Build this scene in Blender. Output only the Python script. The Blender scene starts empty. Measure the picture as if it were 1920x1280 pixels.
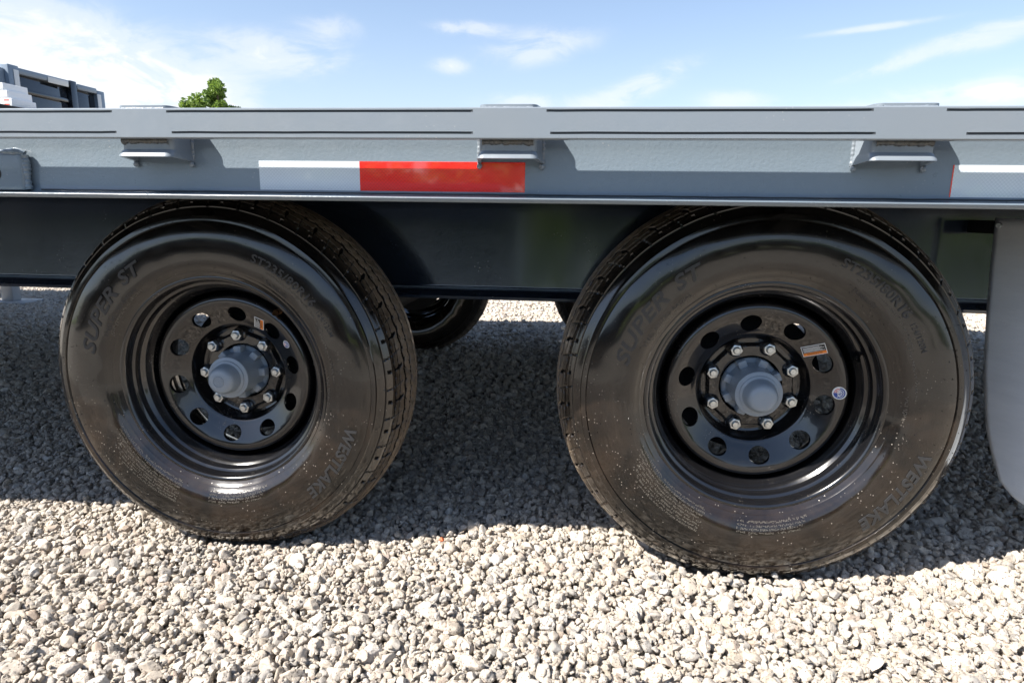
import bpy, bmesh, math, random
import numpy as np
from mathutils import Vector, Matrix, noise as mnoise

R = math.radians
rng = np.random.default_rng(7)
random.seed(7)
scene = bpy.context.scene
COL = scene.collection

# ------------------------------------------------------------------ camera
FPX, YAW, PITCH, ROLL = 1207.79, -0.10371, 0.20112, -0.013623
cam_d = bpy.data.cameras.new("camera"); cam = bpy.data.objects.new("camera", cam_d)
COL.objects.link(cam); scene.camera = cam
cy_, sy_ = math.cos(YAW), math.sin(YAW)
cp_, sp_ = math.cos(PITCH), math.sin(PITCH)
right = Vector((cy_, -sy_, 0)); fwd0 = Vector((sy_, cy_, 0))
fwd = fwd0 * cp_ - Vector((0, 0, 1)) * sp_
up = fwd0 * sp_ + Vector((0, 0, 1)) * cp_
cr, sr = math.cos(ROLL), math.sin(ROLL)
r2 = right * cr - up * sr; u2 = right * sr + up * cr
M = Matrix((r2, u2, -fwd)).transposed().to_4x4()
M.translation = Vector((0.741548, -1.284979, 0.718573))
cam.matrix_world = M
cam_d.sensor_width = 36.0; cam_d.lens = FPX * 36 / 1920
cam_d.clip_start = 0.02; cam_d.clip_end = 3000

# ------------------------------------------------------------------ sun and sky
RAY = Vector((1.45, 1.0, -1.86)).normalized()          # direction the sunlight travels
to_sun = -RAY
SUN_EL = math.asin(to_sun.z); SUN_AZ = math.atan2(to_sun.x, to_sun.y)
sd = bpy.data.lights.new("sun", "SUN"); sd.energy = 4.9; sd.angle = R(0.53); sd.color = (1.0, 0.945, 0.87)
sun = bpy.data.objects.new("sun", sd); COL.objects.link(sun)
sun.rotation_euler = to_sun.to_track_quat("Z", "Y").to_euler()
sun.location = to_sun * 30

vs = scene.view_settings
vs.view_transform = "Standard"; vs.look = "None"; vs.gamma = 1.0; vs.use_curve_mapping = False
vs.exposure = 1.26
scene.cycles.max_bounces = 8
scene.cycles.use_denoising = True


class NT:
    """small helper to write node trees"""
    def __init__(self, tree): self.t = tree
    def n(self, kind, **kw):
        nd = self.t.nodes.new(kind)
        for k, v in kw.items():
            if k.startswith("i_"):
                key = k[2:]; key = int(key) if key.isdigit() else key
                nd.inputs[key].default_value = v
            else: setattr(nd, k, v)
        return nd
    def l(self, a, b): self.t.links.new(a, b); return b
    def math(self, op, a, b=None, c=None, clamp=False):
        nd = self.t.nodes.new("ShaderNodeMath"); nd.operation = op; nd.use_clamp = clamp
        for i, v in enumerate((a, b, c)):
            if v is None: continue
            if hasattr(v, "is_output"): self.l(v, nd.inputs[i])
            else: nd.inputs[i].default_value = v
        return nd.outputs[0]
    def ramp(self, fac, stops, interp="LINEAR"):
        nd = self.t.nodes.new("ShaderNodeValToRGB"); nd.color_ramp.interpolation = interp
        el = nd.color_ramp.elements
        while len(el) > len(stops): el.remove(el[-1])
        while len(el) < len(stops): el.new(0.5)
        for e, (p, c) in zip(el, stops):
            e.position = p; e.color = (c, c, c, 1) if isinstance(c, (int, float)) else (*c, 1)
        self.l(fac, nd.inputs[0]); return nd.outputs[0]
    def mix(self, fac, a, b, blend="MIX"):
        nd = self.t.nodes.new("ShaderNodeMix"); nd.data_type = "RGBA"; nd.blend_type = blend
        for s, v in ((nd.inputs[0], fac), (nd.inputs[6], a), (nd.inputs[7], b)):
            if hasattr(v, "is_output"): self.l(v, s)
            else: s.default_value = v if isinstance(v, (int, float)) else (*v, 1)
        return nd.outputs[2]


world = bpy.data.worlds.new("World"); scene.world = world; world.use_nodes = True
wt = world.node_tree; wt.nodes.clear(); W = NT(wt)
sky = W.n("ShaderNodeTexSky"); sky.sky_type = "NISHITA"; sky.sun_disc = False
sky.sun_elevation = SUN_EL; sky.sun_rotation = SUN_AZ
sky.air_density = 1.0; sky.dust_density = 0.6; sky.ozone_density = 2.6; sky.altitude = 200
tc = W.n("ShaderNodeTexCoord"); sep = W.n("ShaderNodeSeparateXYZ"); W.l(tc.outputs["Generated"], sep.inputs[0])
AZ = W.math("ARCTAN2", sep.outputs[0], sep.outputs[1])
EL = W.math("ARCSINE", sep.outputs[2])
comb = W.n("ShaderNodeCombineXYZ"); W.l(AZ, comb.inputs[0]); W.l(W.math("MULTIPLY", EL, 2.2), comb.inputs[1])
n1 = W.n("ShaderNodeTexNoise", i_Scale=9.0, i_Detail=9.0, i_Roughness=0.62, i_Distortion=0.5); W.l(comb.outputs[0], n1.inputs["Vector"])
n2 = W.n("ShaderNodeTexNoise", i_Scale=3.1, i_Detail=7.0, i_Roughness=0.6, i_Distortion=0.8); W.l(comb.outputs[0], n2.inputs["Vector"])
# clouds that stand in the sky: azimuth, elevation, half width, half height (degrees), tilt, density
CLOUDS = [(-44, 8.8, 11.5, 3.6, -9, 1.7), (-33.5, 8.2, 5.5, 2.4, -20, 1.2), (-25.2, 11.7, 4.3, 1.15, -3, 1.0), (-9.8, 14.3, 2.6, 0.45, -2, 1.0),
          (-4.2, 13.0, 4.2, 1.1, 8, 0.75), (4.9, 10.4, 3.4, 0.8, 20, 0.7), (28.5, 12.0, 4.5, 0.7, 12, 1.0),
          (29, 8.3, 3.6, 0.9, 5, 0.9), (12, 8.8, 2.6, 0.7, 0, 0.6), (-5, 8.7, 3.5, 0.7, 0, 0.65), (21.5, 13.2, 4.0, 0.22, 2, 0.6),
          (-11.3, 11.5, 1.6, 0.5, 0, 0.7), (-21, 13.8, 2.5, 0.9, 0, 0.45), (2, 9.0, 3, 0.8, 10, 0.6), (24, 8.0, 7, 0.8, 2, 0.6), (22, 10.4, 3, 0.35, 14, 0.45)]
total = None
for az, el, hw, hh, tilt, dens in CLOUDS:
    dx = W.math("SUBTRACT", AZ, R(az)); dy = W.math("SUBTRACT", EL, R(el))
    c, s = math.cos(R(tilt)), math.sin(R(tilt))
    u = W.math("MULTIPLY_ADD", dx, c / R(hw), W.math("MULTIPLY", dy, s / R(hw)))
    v = W.math("MULTIPLY_ADD", dx, -s / R(hh), W.math("MULTIPLY", dy, c / R(hh)))
    d2 = W.math("MULTIPLY_ADD", u, u, W.math("MULTIPLY", v, v))
    g = W.math("MULTIPLY", W.math("EXPONENT", W.math("MULTIPLY", d2, -0.8)), dens)
    total = g if total is None else W.math("ADD", total, g)
elsewhere = W.math("MULTIPLY", W.math("SUBTRACT", n2.outputs[0], 0.49), 2.4)  # unseen cloud cover outside the view, thickened to add white fill light
high = W.math("MULTIPLY", W.math("SUBTRACT", EL, R(17)), 5.0, clamp=True)
behind = W.math("MULTIPLY", W.math("SUBTRACT", W.math("ABSOLUTE", AZ), R(50)), 3.0, clamp=True)
away = W.math("MAXIMUM", high, behind)
total = W.math("ADD", total, W.math("MULTIPLY", W.math("MAXIMUM", elsewhere, 0.0), away))
shape = W.math("MULTIPLY", total, W.math("MULTIPLY_ADD", n1.outputs[0], 3.2, -1.0))
cover = W.ramp(shape, [(0.02, 0.0), (0.50, 0.50), (1.0, 0.95)], "EASE")
haze = W.math("MULTIPLY", W.math("EXPONENT", W.math("MULTIPLY", W.math("ABSOLUTE", EL), -5.5)), 0.88)
bg1 = W.n("ShaderNodeBackground", i_Strength=0.088); W.l(sky.outputs[0], bg1.inputs[0])
bg2 = W.n("ShaderNodeBackground", i_Strength=1.0); bg2.inputs[0].default_value = (0.44, 0.45, 0.46, 1)
bg3 = W.n("ShaderNodeBackground", i_Strength=1.0); bg3.inputs[0].default_value = (0.345, 0.365, 0.395, 1)
m0 = W.n("ShaderNodeMixShader"); W.l(haze, m0.inputs[0]); W.l(bg1.outputs[0], m0.inputs[1]); W.l(bg3.outputs[0], m0.inputs[2])
m1 = W.n("ShaderNodeMixShader"); W.l(cover, m1.inputs[0]); W.l(m0.outputs[0], m1.inputs[1]); W.l(bg2.outputs[0], m1.inputs[2])
wo = W.n("ShaderNodeOutputWorld"); W.l(m1.outputs[0], wo.inputs[0])


# ------------------------------------------------------------------ materials
def material(name, base=(0.5, 0.5, 0.5), rough=0.5, metal=0.0, coat=0.0, coat_rough=0.1, spec=0.5):
    m = bpy.data.materials.new(name); m.use_nodes = True
    t = NT(m.node_tree); b = m.node_tree.nodes["Principled BSDF"]
    b.inputs["Base Color"].default_value = (*base, 1); b.inputs["Roughness"].default_value = rough
    b.inputs["Metallic"].default_value = metal; b.inputs["Coat Weight"].default_value = coat
    b.inputs["Coat Roughness"].default_value = coat_rough; b.inputs["Coat IOR"].default_value = 2.1 if "tape" in name else 1.9 if "beam" in name else 1.5; b.inputs["Specular IOR Level"].default_value = spec
    return m, t, b


def coords(t, scale=(1, 1, 1), kind="Object"):
    c = t.n("ShaderNodeTexCoord"); mp = t.n("ShaderNodeMapping"); mp.inputs["Scale"].default_value = scale
    t.l(c.outputs[kind], mp.inputs[0]); return mp.outputs[0]


def noise(t, vec, scale, detail=4, rough=0.55, dist=0.0):
    n = t.n("ShaderNodeTexNoise", i_Scale=scale, i_Detail=detail, i_Roughness=rough, i_Distortion=dist)
    t.l(vec, n.inputs["Vector"]); return n.outputs[0]


def bump(t, b, height, dist, strength=1.0, prev=None):
    n = t.n("ShaderNodeBump", i_Distance=dist, i_Strength=strength); t.l(height, n.inputs["Height"])
    if prev is not None: t.l(prev, n.inputs["Normal"])
    t.l(n.outputs[0], b.inputs["Normal"]); return n.outputs[0]


def paint(name, base, rough=0.3, peel=0.00022, spots=0.5, dust=0.25, coat=0.35, scale=140):
    m, t, b = material(name, base, rough, coat=coat, coat_rough=0.08)
    v = coords(t)
    a = noise(t, v, scale, 3, 0.6)
    c = noise(t, v, 3.0, 5, 0.6)
    p = bump(t, b, a, peel)
    blotch = noise(t, v, 30, 4, 0.65)
    col = t.mix(t.ramp(c, [(0.35, 0.0), (0.8, dust)]), base, (0.23, 0.215, 0.19))
    vo = t.n("ShaderNodeTexVoronoi", i_Scale=120.0); t.l(v, vo.inputs["Vector"])
    sp = t.math("MULTIPLY", t.ramp(vo.outputs["Distance"], [(0.10, 1.0), (0.16, 0.0)]), t.ramp(noise(t, v, 7, 3), [(0.55, 0.0), (0.68, spots)]))
    col = t.mix(sp, col, (0.45, 0.43, 0.39))
    t.l(col, b.inputs["Base Color"])
    t.l(t.ramp(blotch, [(0.3, rough * 0.8), (0.75, min(1, rough * 1.5))]), b.inputs["Roughness"])
    return m


M_GREY = paint("grey_trailer_paint", (0.150, 0.190, 0.226), 0.32, peel=0.0005, scale=170, dust=0.15, coat=0.35)
M_RAIL = paint("grey_rail_paint", (0.178, 0.208, 0.238), 0.34, peel=0.00010)
M_BEAM = paint("charcoal_beam_paint", (0.013, 0.022, 0.040), 0.13, peel=0.00010, spots=0.6, dust=0.03, coat=0.6)
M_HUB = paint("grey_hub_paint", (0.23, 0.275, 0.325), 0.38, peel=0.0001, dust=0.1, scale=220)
M_CAULK, _, _ = material("dark_seam_bead", (0.03, 0.035, 0.04), 0.45)
M_UNDER, _, _ = material("underside_black", (0.012, 0.012, 0.013), 0.75)

# gloss black rim
M_RIM, t, b = material("gloss_black_rim", (0.007, 0.007, 0.008), 0.16, coat=0.8, coat_rough=0.03)
v = coords(t)
vo = t.n("ShaderNodeTexVoronoi", i_Scale=230.0); t.l(v, vo.inputs["Vector"])
dot = t.math("MULTIPLY", t.ramp(vo.outputs["Distance"], [(0.12, 1.0), (0.22, 0.0)]), t.ramp(noise(t, v, 14, 4), [(0.55, 0.0), (0.7, 0.9)]))
film = t.ramp(noise(t, v, 9, 6, 0.65), [(0.5, 0.0), (0.9, 0.10)])
c = t.mix(film, (0.006, 0.006, 0.007), (0.10, 0.085, 0.065))
t.l(t.mix(dot, c, (0.35, 0.31, 0.26)), b.inputs["Base Color"])
t.l(t.ramp(noise(t, v, 18, 5), [(0.3, 0.14), (0.8, 0.30)]), b.inputs["Roughness"])
bump(t, b, noise(t, v, 170, 3), 0.00006)

# tyre rubber: glossy dressed sidewall, dusty tread
M_TYRE, t, b = material("dressed_black_rubber", (0.010, 0.010, 0.010), 0.30, coat=0.25, coat_rough=0.07)
v = coords(t)
s3 = t.n("ShaderNodeSeparateXYZ"); t.l(v, s3.inputs[0])
rad = t.math("SQRT", t.math("MULTIPLY_ADD", s3.outputs[0], s3.outputs[0], t.math("MULTIPLY", s3.outputs[2], s3.outputs[2])))
tread = t.ramp(s3.outputs[1], [(0.0, 0.0), (0.02, 1.0)])
tmap = t.n("ShaderNodeMapRange"); tmap.inputs[1].default_value = -0.082; tmap.inputs[2].default_value = -0.030
t.l(s3.outputs[1], tmap.inputs[0])
rmap = t.n("ShaderNodeMapRange"); rmap.inputs[1].default_value = 0.362; rmap.inputs[2].default_value = 0.380
t.l(rad, rmap.inputs[0])
mud = t.math("MULTIPLY", t.math("MULTIPLY", tmap.outputs[0], rmap.outputs[0]), t.ramp(noise(t, v, 26, 6, 0.65), [(0.22, 0.25), (0.6, 1.0)]))
ca = t.n("ShaderNodeAttribute"); ca.attribute_name = "cut"
cm = t.n("ShaderNodeMapRange"); cm.inputs[1].default_value = 0.0008; cm.inputs[2].default_value = 0.0030; t.l(ca.outputs["Fac"], cm.inputs[0]); groove = cm.outputs[0]
mud = t.math("MULTIPLY", mud, t.math("SUBTRACT", 1.0, groove))
film = t.ramp(noise(t, v, 7, 7, 0.66, 0.4), [(0.40, 0.0), (0.85, 0.34)])
vc = t.n("ShaderNodeTexVoronoi", i_Scale=190.0, i_Randomness=1.0); t.l(v, vc.inputs["Vector"])
sepc = t.n("ShaderNodeSeparateColor"); t.l(vc.outputs["Color"], sepc.inputs[0])
keep = t.math("GREATER_THAN", sepc.outputs[0], 0.70)
low = t.math("MULTIPLY", t.ramp(noise(t, v, 11, 7, 0.8), [(0.47, 0.0), (0.57, 1.0)]), t.ramp(t.math("ADD", s3.outputs[2], 0.5), [(0.35, 1.0), (0.75, 0.25)]))
speck = t.math("MULTIPLY", t.math("MULTIPLY", t.ramp(vc.outputs["Distance"], [(0.05, 1.0), (0.22, 0.0)]), keep), low)
zr = t.n("ShaderNodeMapRange"); zr.inputs[1].default_value = 0.22; zr.inputs[2].default_value = -0.12; zr.inputs[3].default_value = 0.12; t.l(s3.outputs[2], zr.inputs[0])
film = t.math("MULTIPLY", film, zr.outputs[0])
c = t.mix(film, (0.0028, 0.0028, 0.0028), (0.125, 0.080, 0.050))
c = t.mix(mud, c, (0.20, 0.155, 0.11))
c = t.mix(groove, c, (0.005, 0.005, 0.005))  # groove shade painted near-black by cut depth, besides the missing mud
c = t.mix(speck, c, (0.55, 0.50, 0.43))
t.l(c, b.inputs["Base Color"])
rr = t.math("MULTIPLY_ADD", mud, 0.42, t.ramp(noise(t, v, 22, 5, 0.6), [(0.3, 0.12), (0.75, 0.26)]))
rr = t.math("MULTIPLY_ADD", groove, 0.6, rr, clamp=True)
t.l(rr, b.inputs["Roughness"])
t.l(t.math("MULTIPLY_ADD", groove, -0.42, 0.5), b.inputs["Specular IOR Level"])
cw = t.math("MULTIPLY", t.math("MULTIPLY_ADD", mud, -0.7, 0.7, clamp=True), t.math("SUBTRACT", 1.0, groove)); t.l(cw, b.inputs["Coat Weight"])
p = bump(t, b, noise(t, v, 330, 4, 0.7), 0.00005)
bump(t, b, speck, 0.0002, prev=p)

M_LETTER, t, b = material("clean_moulded_rubber", (0.030, 0.031, 0.033), 0.36)
M_TINY, t, b = material("pale_moulded_print", (0.11, 0.10, 0.085), 0.30)  # small print paler than the tyre, so the characters stand out
M_ZINC, t, b = material("zinc_plated_steel", (0.62, 0.66, 0.68), 0.30, metal=1.0)
v = coords(t); bump(t, b, noise(t, v, 300, 3), 0.0001)
t.l(t.ramp(noise(t, v, 90, 3), [(0.3, (0.42, 0.46, 0.48)), (0.7, (0.72, 0.75, 0.76))]), b.inputs["Base Color"])
M_WELD, t, b = material("weld_bead_steel", (0.10, 0.105, 0.11), 0.42, metal=0.2)
v = coords(t); bump(t, b, noise(t, v, 240, 4), 0.0008)
t.l(t.ramp(noise(t, v, 60, 4), [(0.35, (0.07, 0.08, 0.09)), (0.62, (0.12, 0.115, 0.105)), (0.80, (0.20, 0.13, 0.075))]), b.inputs["Base Color"])
M_BRASS, _, _ = material("dull_brass", (0.33, 0.19, 0.09), 0.45, metal=0.7)
M_WHITE, _, _ = material("white_print", (0.78, 0.78, 0.76), 0.45)
M_BLACKP, _, _ = material("black_print", (0.02, 0.02, 0.02), 0.45)
M_ORANGE, _, _ = material("orange_print", (0.80, 0.23, 0.03), 0.45)
M_BLUEP, _, _ = material("blue_print", (0.03, 0.07, 0.30), 0.4)
M_REDP, _, _ = material("red_print", (0.60, 0.05, 0.04), 0.4)


def tape(name, base, dark, spec=0.5):
    m, t, b = material(name, base, 0.22, coat=0.9, coat_rough=0.04, spec=spec)
    v = coords(t); s = t.n("ShaderNodeSeparateXYZ"); t.l(v, s.inputs[0])
    k = 2 * math.pi / 0.0056
    a = t.math("SINE", t.math("MULTIPLY", t.math("ADD", s.outputs[0], s.outputs[2]), k))
    c = t.math("SINE", t.math("MULTIPLY", t.math("SUBTRACT", s.outputs[0], s.outputs[2]), k))
    lat = t.math("MAXIMUM", a, c)
    f = t.ramp(lat, [(0.86, 0.0), (1.0, 0.6)])
    col = t.mix(f, base, dark)
    col = t.mix(t.ramp(noise(t, v, 12, 3), [(0.3, 0.0), (0.8, 0.12)]), col, dark)
    t.l(col, b.inputs["Base Color"]); bump(t, b, noise(t, v, 25, 3), 0.0004)
    return m


M_TWHITE = tape("white_reflective_tape", (0.72, 0.77, 0.82), (0.42, 0.48, 0.55))
M_TRED = tape("red_reflective_tape", (0.95, 0.012, 0.010), (0.50, 0.003, 0.004))

M_FLAP, t, b = material("pale_grey_flap_plastic", (0.6, 0.62, 0.65), 0.45, coat=0.1)
v = coords(t, (1, 1, 1))
t.l(t.ramp(noise(t, coords(t, (1, 1, 6)), 5, 6, 0.7), [(0.3, (0.70, 0.75, 0.80)), (0.7, (0.80, 0.85, 0.90))]), b.inputs["Base Color"])
bump(t, b, noise(t, v, 40, 5, 0.65), 0.0006)


def stone_material(name, tinted=True):
    m, t, b = material(name, (0.5, 0.47, 0.42), 0.9, spec=0.25)
    v = coords(t, kind="Object")
    at = t.n("ShaderNodeAttribute"); at.attribute_type = "INSTANCER" if tinted else "GEOMETRY"; at.attribute_name = "tint"
    off = t.n("ShaderNodeVectorMath", operation="MULTIPLY_ADD"); t.l(v, off.inputs[0]); off.inputs[1].default_value = (1, 1, 1)
    cx = t.n("ShaderNodeCombineXYZ")
    for i in range(3): t.l(t.math("MULTIPLY", at.outputs["Fac"], 37.0 + 11 * i), cx.inputs[i])
    t.l(cx.outputs[0], off.inputs[2]); v = off.outputs[0]
    base = t.ramp(at.outputs["Fac"], [(0.0, (0.40, 0.35, 0.285)), (0.15, (0.52, 0.455, 0.38)), (0.42, (0.60, 0.54, 0.465)), (0.62, (0.535, 0.48, 0.415)),
                                      (0.78, (0.34, 0.325, 0.305)), (0.84, (0.50, 0.465, 0.42)), (0.90, (0.66, 0.635, 0.59)), (0.985, (0.42, 0.33, 0.26)), (1.0, (0.30, 0.25, 0.22))])
    mott = noise(t, v, 1.7, 7, 0.7)
    c = t.mix(t.ramp(mott, [(0.35, 0.5), (0.65, 0.0)]), base, (0.33, 0.285, 0.235))
    vo = t.n("ShaderNodeTexVoronoi", i_Scale=4.2, i_Randomness=1.0); t.l(v, vo.inputs["Vector"])
    sc = t.n("ShaderNodeSeparateColor"); t.l(vo.outputs["Color"], sc.inputs[0])
    lim = t.math("MULTIPLY_ADD", sc.outputs[0], 0.40, 0.03)
    pit = t.math("MULTIPLY", t.math("SUBTRACT", lim, vo.outputs["Distance"]), 9.0, clamp=True)
    porous = t.math("GREATER_THAN", t.math("FRACT", t.math("MULTIPLY", at.outputs["Fac"], 71.3)), 0.35)
    pit = t.math("MULTIPLY", pit, t.math("MULTIPLY_ADD", porous, 0.85, 0.15))
    c = t.mix(t.math("MULTIPLY", pit, 0.75), c, (0.12, 0.095, 0.07))
    t.l(c, b.inputs["Base Color"])
    h = t.math("MULTIPLY_ADD", pit, -1.0, t.math("MULTIPLY", noise(t, v, 5.0, 6, 0.72), 0.9))
    bump(t, b, h, 0.0021)
    return m


M_STONE = stone_material("crushed_limestone")

# ------------------------------------------------------------------ mesh helpers
def link(name, me, mat=None, parent=None, loc=None, angle=35, smooth=True):
    o = bpy.data.objects.new(name, me); COL.objects.link(o)
    if mat is not None and len(me.materials) == 0: me.materials.append(mat)
    if smooth and len(me.polygons):
        me.polygons.foreach_set("use_smooth", np.ones(len(me.polygons), bool))
        me.set_sharp_from_angle(angle=R(angle))
    if parent is not None: o.parent = parent
    if loc is not None: o.location = loc
    return o


def mesh_from(name, V, F):
    me = bpy.data.meshes.new(name); me.from_pydata([tuple(map(float, p)) for p in V], [], F); me.update(); return me


def join_vf(parts):
    V, F, o = [], [], 0
    for v, f in parts:
        V.append(np.asarray(v, float)); F += [tuple(i + o for i in q) for q in f]; o += len(v)
    return np.concatenate(V), F


def grid_vf(P, cu=False, cv=False, flip=False):
    P = np.asarray(P, float); n, m = P.shape[:2]
    i = np.arange(n if cu else n - 1); j = np.arange(m if cv else m - 1)
    I, J = np.meshgrid(i, j, indexing="ij"); I2 = (I + 1) % n; J2 = (J + 1) % m
    F = np.stack([I * m + J, I2 * m + J, I2 * m + J2, I * m + J2], -1).reshape(-1, 4)
    if flip: F = F[:, ::-1]
    return P.reshape(-1, 3), [tuple(q) for q in F.tolist()]


def revolve(profile, N=128, flip=False):
    """profile: (y, r) pairs; turned round the Y axis"""
    pr = np.asarray(profile, float); th = np.linspace(0, 2 * np.pi, N, endpoint=False)
    P = np.zeros((N, len(pr), 3))
    P[..., 0] = np.cos(th)[:, None] * pr[:, 1]; P[..., 2] = np.sin(th)[:, None] * pr[:, 1]; P[..., 1] = pr[:, 0]
    return grid_vf(P, cu=True, flip=flip)


def box_vf(x0, x1, y0, y1, z0, z1, bev=0.0, seg=2):
    bm = bmesh.new(); bmesh.ops.create_cube(bm, size=1)
    for v in bm.verts:
        v.co = Vector(((x0 + x1) / 2 + v.co.x * (x1 - x0), (y0 + y1) / 2 + v.co.y * (y1 - y0), (z0 + z1) / 2 + v.co.z * (z1 - z0)))
    if bev > 0: bmesh.ops.bevel(bm, geom=list(bm.edges), offset=bev, segments=seg, profile=0.5, affect="EDGES")
    bm.verts.index_update()
    V = np.array([v.co[:] for v in bm.verts]); F = [tuple(v.index for v in f.verts) for f in bm.faces]
    bm.free(); return V, F


def box(name, dims, mat, parent, bev=0.003, loc=None):
    return link(name, mesh_from(name, *box_vf(*dims, bev=bev)), mat, parent, loc)


def prism(poly, axis, a, b):
    """extrude a 2D polygon along axis (0,1,2) from a to b"""
    n = len(poly); V = []
    for t_ in (a, b):
        for p in poly:
            q = list(p); q.insert(axis, t_); V.append(q)
    F = [tuple(range(n))[::-1], tuple(range(n, 2 * n))] + [(i, (i + 1) % n, n + (i + 1) % n, n + i) for i in range(n)]
    me_v = np.array(V, float)
    bm = bmesh.new(); vs_ = [bm.verts.new(v) for v in me_v]; [bm.faces.new([vs_[i] for i in f]) for f in F]
    bmesh.ops.recalc_face_normals(bm, faces=bm.faces); bm.verts.index_update()
    F = [tuple(v.index for v in f.verts) for f in bm.faces]; bm.free()
    return me_v, F


def empty(name, loc=(0, 0, 0), parent=None):
    o = bpy.data.objects.new(name, None); o.empty_display_size = 0.1; COL.objects.link(o); o.location = loc
    if parent is not None: o.parent = parent
    return o


def tag(o, label, cat, group=None):
    o["label"] = label; o["category"] = cat
    if group: o["group"] = group
    return o


# ------------------------------------------------------------------ ground
def ground_h(x, y):
    x = np.asarray(x, float); y = np.asarray(y, float)
    h = -0.019 + 0.0175 * np.clip(x, -1.5, 2.0)
    h = h + 0.006 * np.sin(3.1 * x + 1.3 * y + 0.6) * np.sin(2.3 * y - 1.1 * x) + 0.004 * np.sin(7.3 * x + 2.0) * np.sin(6.1 * y + x * 2)
    for wx_ in (0.0, 1.0912):
        h = h + 0.010 * np.exp(-((x - wx_) / 0.17) ** 2 - ((y + 0.105) / 0.05) ** 2)
    return h


xs = np.concatenate([[-400, -150, -60, -30, -12], np.linspace(-7, 6, 66), [12, 30, 60, 150, 400]])
ys = np.concatenate([[-400, -150, -60, -30, -10, -4], np.linspace(-2.5, 9, 60), [14, 25, 60, 150, 400, 900]])
X, Y = np.meshgrid(xs, ys, indexing="ij"); Z = ground_h(X, Y) - 0.010
M_GROUND, t, b = material("gravel_yard_surface", (0.40, 0.37, 0.32), 0.95, spec=0.2)
v = coords(t)
vo = t.n("ShaderNodeTexVoronoi", i_Scale=52.0); t.l(v, vo.inputs["Vector"])
sc = t.n("ShaderNodeSeparateColor"); t.l(vo.outputs["Color"], sc.inputs[0])
c = t.mix(sc.outputs[0], (0.36, 0.325, 0.27), (0.56, 0.52, 0.455))
c = t.mix(t.ramp(vo.outputs["Distance"], [(0.35, 0.0), (0.62, 0.8)]), c, (0.13, 0.115, 0.10))
c = t.mix(t.ramp(noise(t, v, 0.35, 5), [(0.4, 0.0), (0.7, 0.35)]), c, (0.33, 0.31, 0.27))
t.l(c, b.inputs["Base Color"])
bump(t, b, t.math("SUBTRACT", t.math("MULTIPLY", noise(t, v, 160, 4), 0.4), vo.outputs["Distance"]), 0.012)
g = link("ground", mesh_from("ground", *grid_vf(np.stack([X, Y, Z], -1))), M_GROUND)
g["kind"] = "structure"

M_GRASS, t, b = material("mown_grass", (0.06, 0.10, 0.03), 0.9, spec=0.2)
v = coords(t)
t.l(t.ramp(noise(t, v, 1.5, 8, 0.75), [(0.3, (0.13, 0.18, 0.04)), (0.7, (0.24, 0.32, 0.08))]), b.inputs["Base Color"])
bump(t, b, noise(t, v, 30, 6, 0.8), 0.08)
gx = link("grass_verge", mesh_from("grass_verge", *grid_vf(np.array([[(x, y, 0.012 + 0.02 * math.sin(x)) for y in (-380, -100, -40, -16, -5.9)] for x in (-380, -100, -30, 0, 30, 100, 380)]))), M_GRASS)
gx["kind"] = "structure"


# ---- gravel: thousands of real stones scattered from a few shapes
def stone_mesh(seed, sub=4):
    rs = random.Random(seed)
    bm = bmesh.new(); bmesh.ops.create_icosphere(bm, subdivisions=sub, radius=1.0)
    off = Vector((rs.uniform(0, 90), rs.uniform(0, 90), rs.uniform(0, 90)))
    planes = []
    for _ in range(rs.randint(7, 13)):
        n = Vector((rs.gauss(0, 1), rs.gauss(0, 1), rs.gauss(0, 1))).normalized(); planes.append((n, rs.uniform(0.52, 0.82)))
    sx, sy, sz = rs.uniform(0.95, 1.35), rs.uniform(0.8, 1.05), rs.uniform(0.62, 0.9)
    rough = rs.uniform(0.05, 0.13)
    for v in bm.verts:
        p = v.co.copy()
        for n, d in planes:
            k = p.dot(n) - d
            if k > 0: p -= n * k * 0.95
        q = p + off
        p *= 1 + 0.22 * mnoise.noise(q * 1.1) + rough * mnoise.noise(q * 3.3) + rough * 0.8 * mnoise.noise(q * 7.1)
        v.co = Vector((p.x * sx, p.y * sy, p.z * sz))
    me = bpy.data.meshes.new("stone"); bm.to_mesh(me); bm.free()
    me.polygons.foreach_set("use_smooth", np.ones(len(me.polygons), bool)); me.materials.append(M_STONE)
    return me


NST = 14
variants = bpy.data.collections.new("stone_shapes")       # only a library for the scatter, not linked to the scene
for i in range(NST):
    variants.objects.link(bpy.data.objects.new("stone_shape.%03d" % i, stone_mesh(100 + i, 4 if i < 10 else 3)))


def scatter(x0, x1, y0, y1, s, jit=0.42):
    nx, ny = int((x1 - x0) / s), int((y1 - y0) / (s * 0.87))
    I, J = np.meshgrid(np.arange(nx), np.arange(ny), indexing="ij")
    x = x0 + (I + 0.5 * (J % 2)) * s + rng.uniform(-jit, jit, I.shape) * s
    y = y0 + J * s * 0.87 + rng.uniform(-jit, jit, I.shape) * s
    return x.ravel(), y.ravel()


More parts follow.
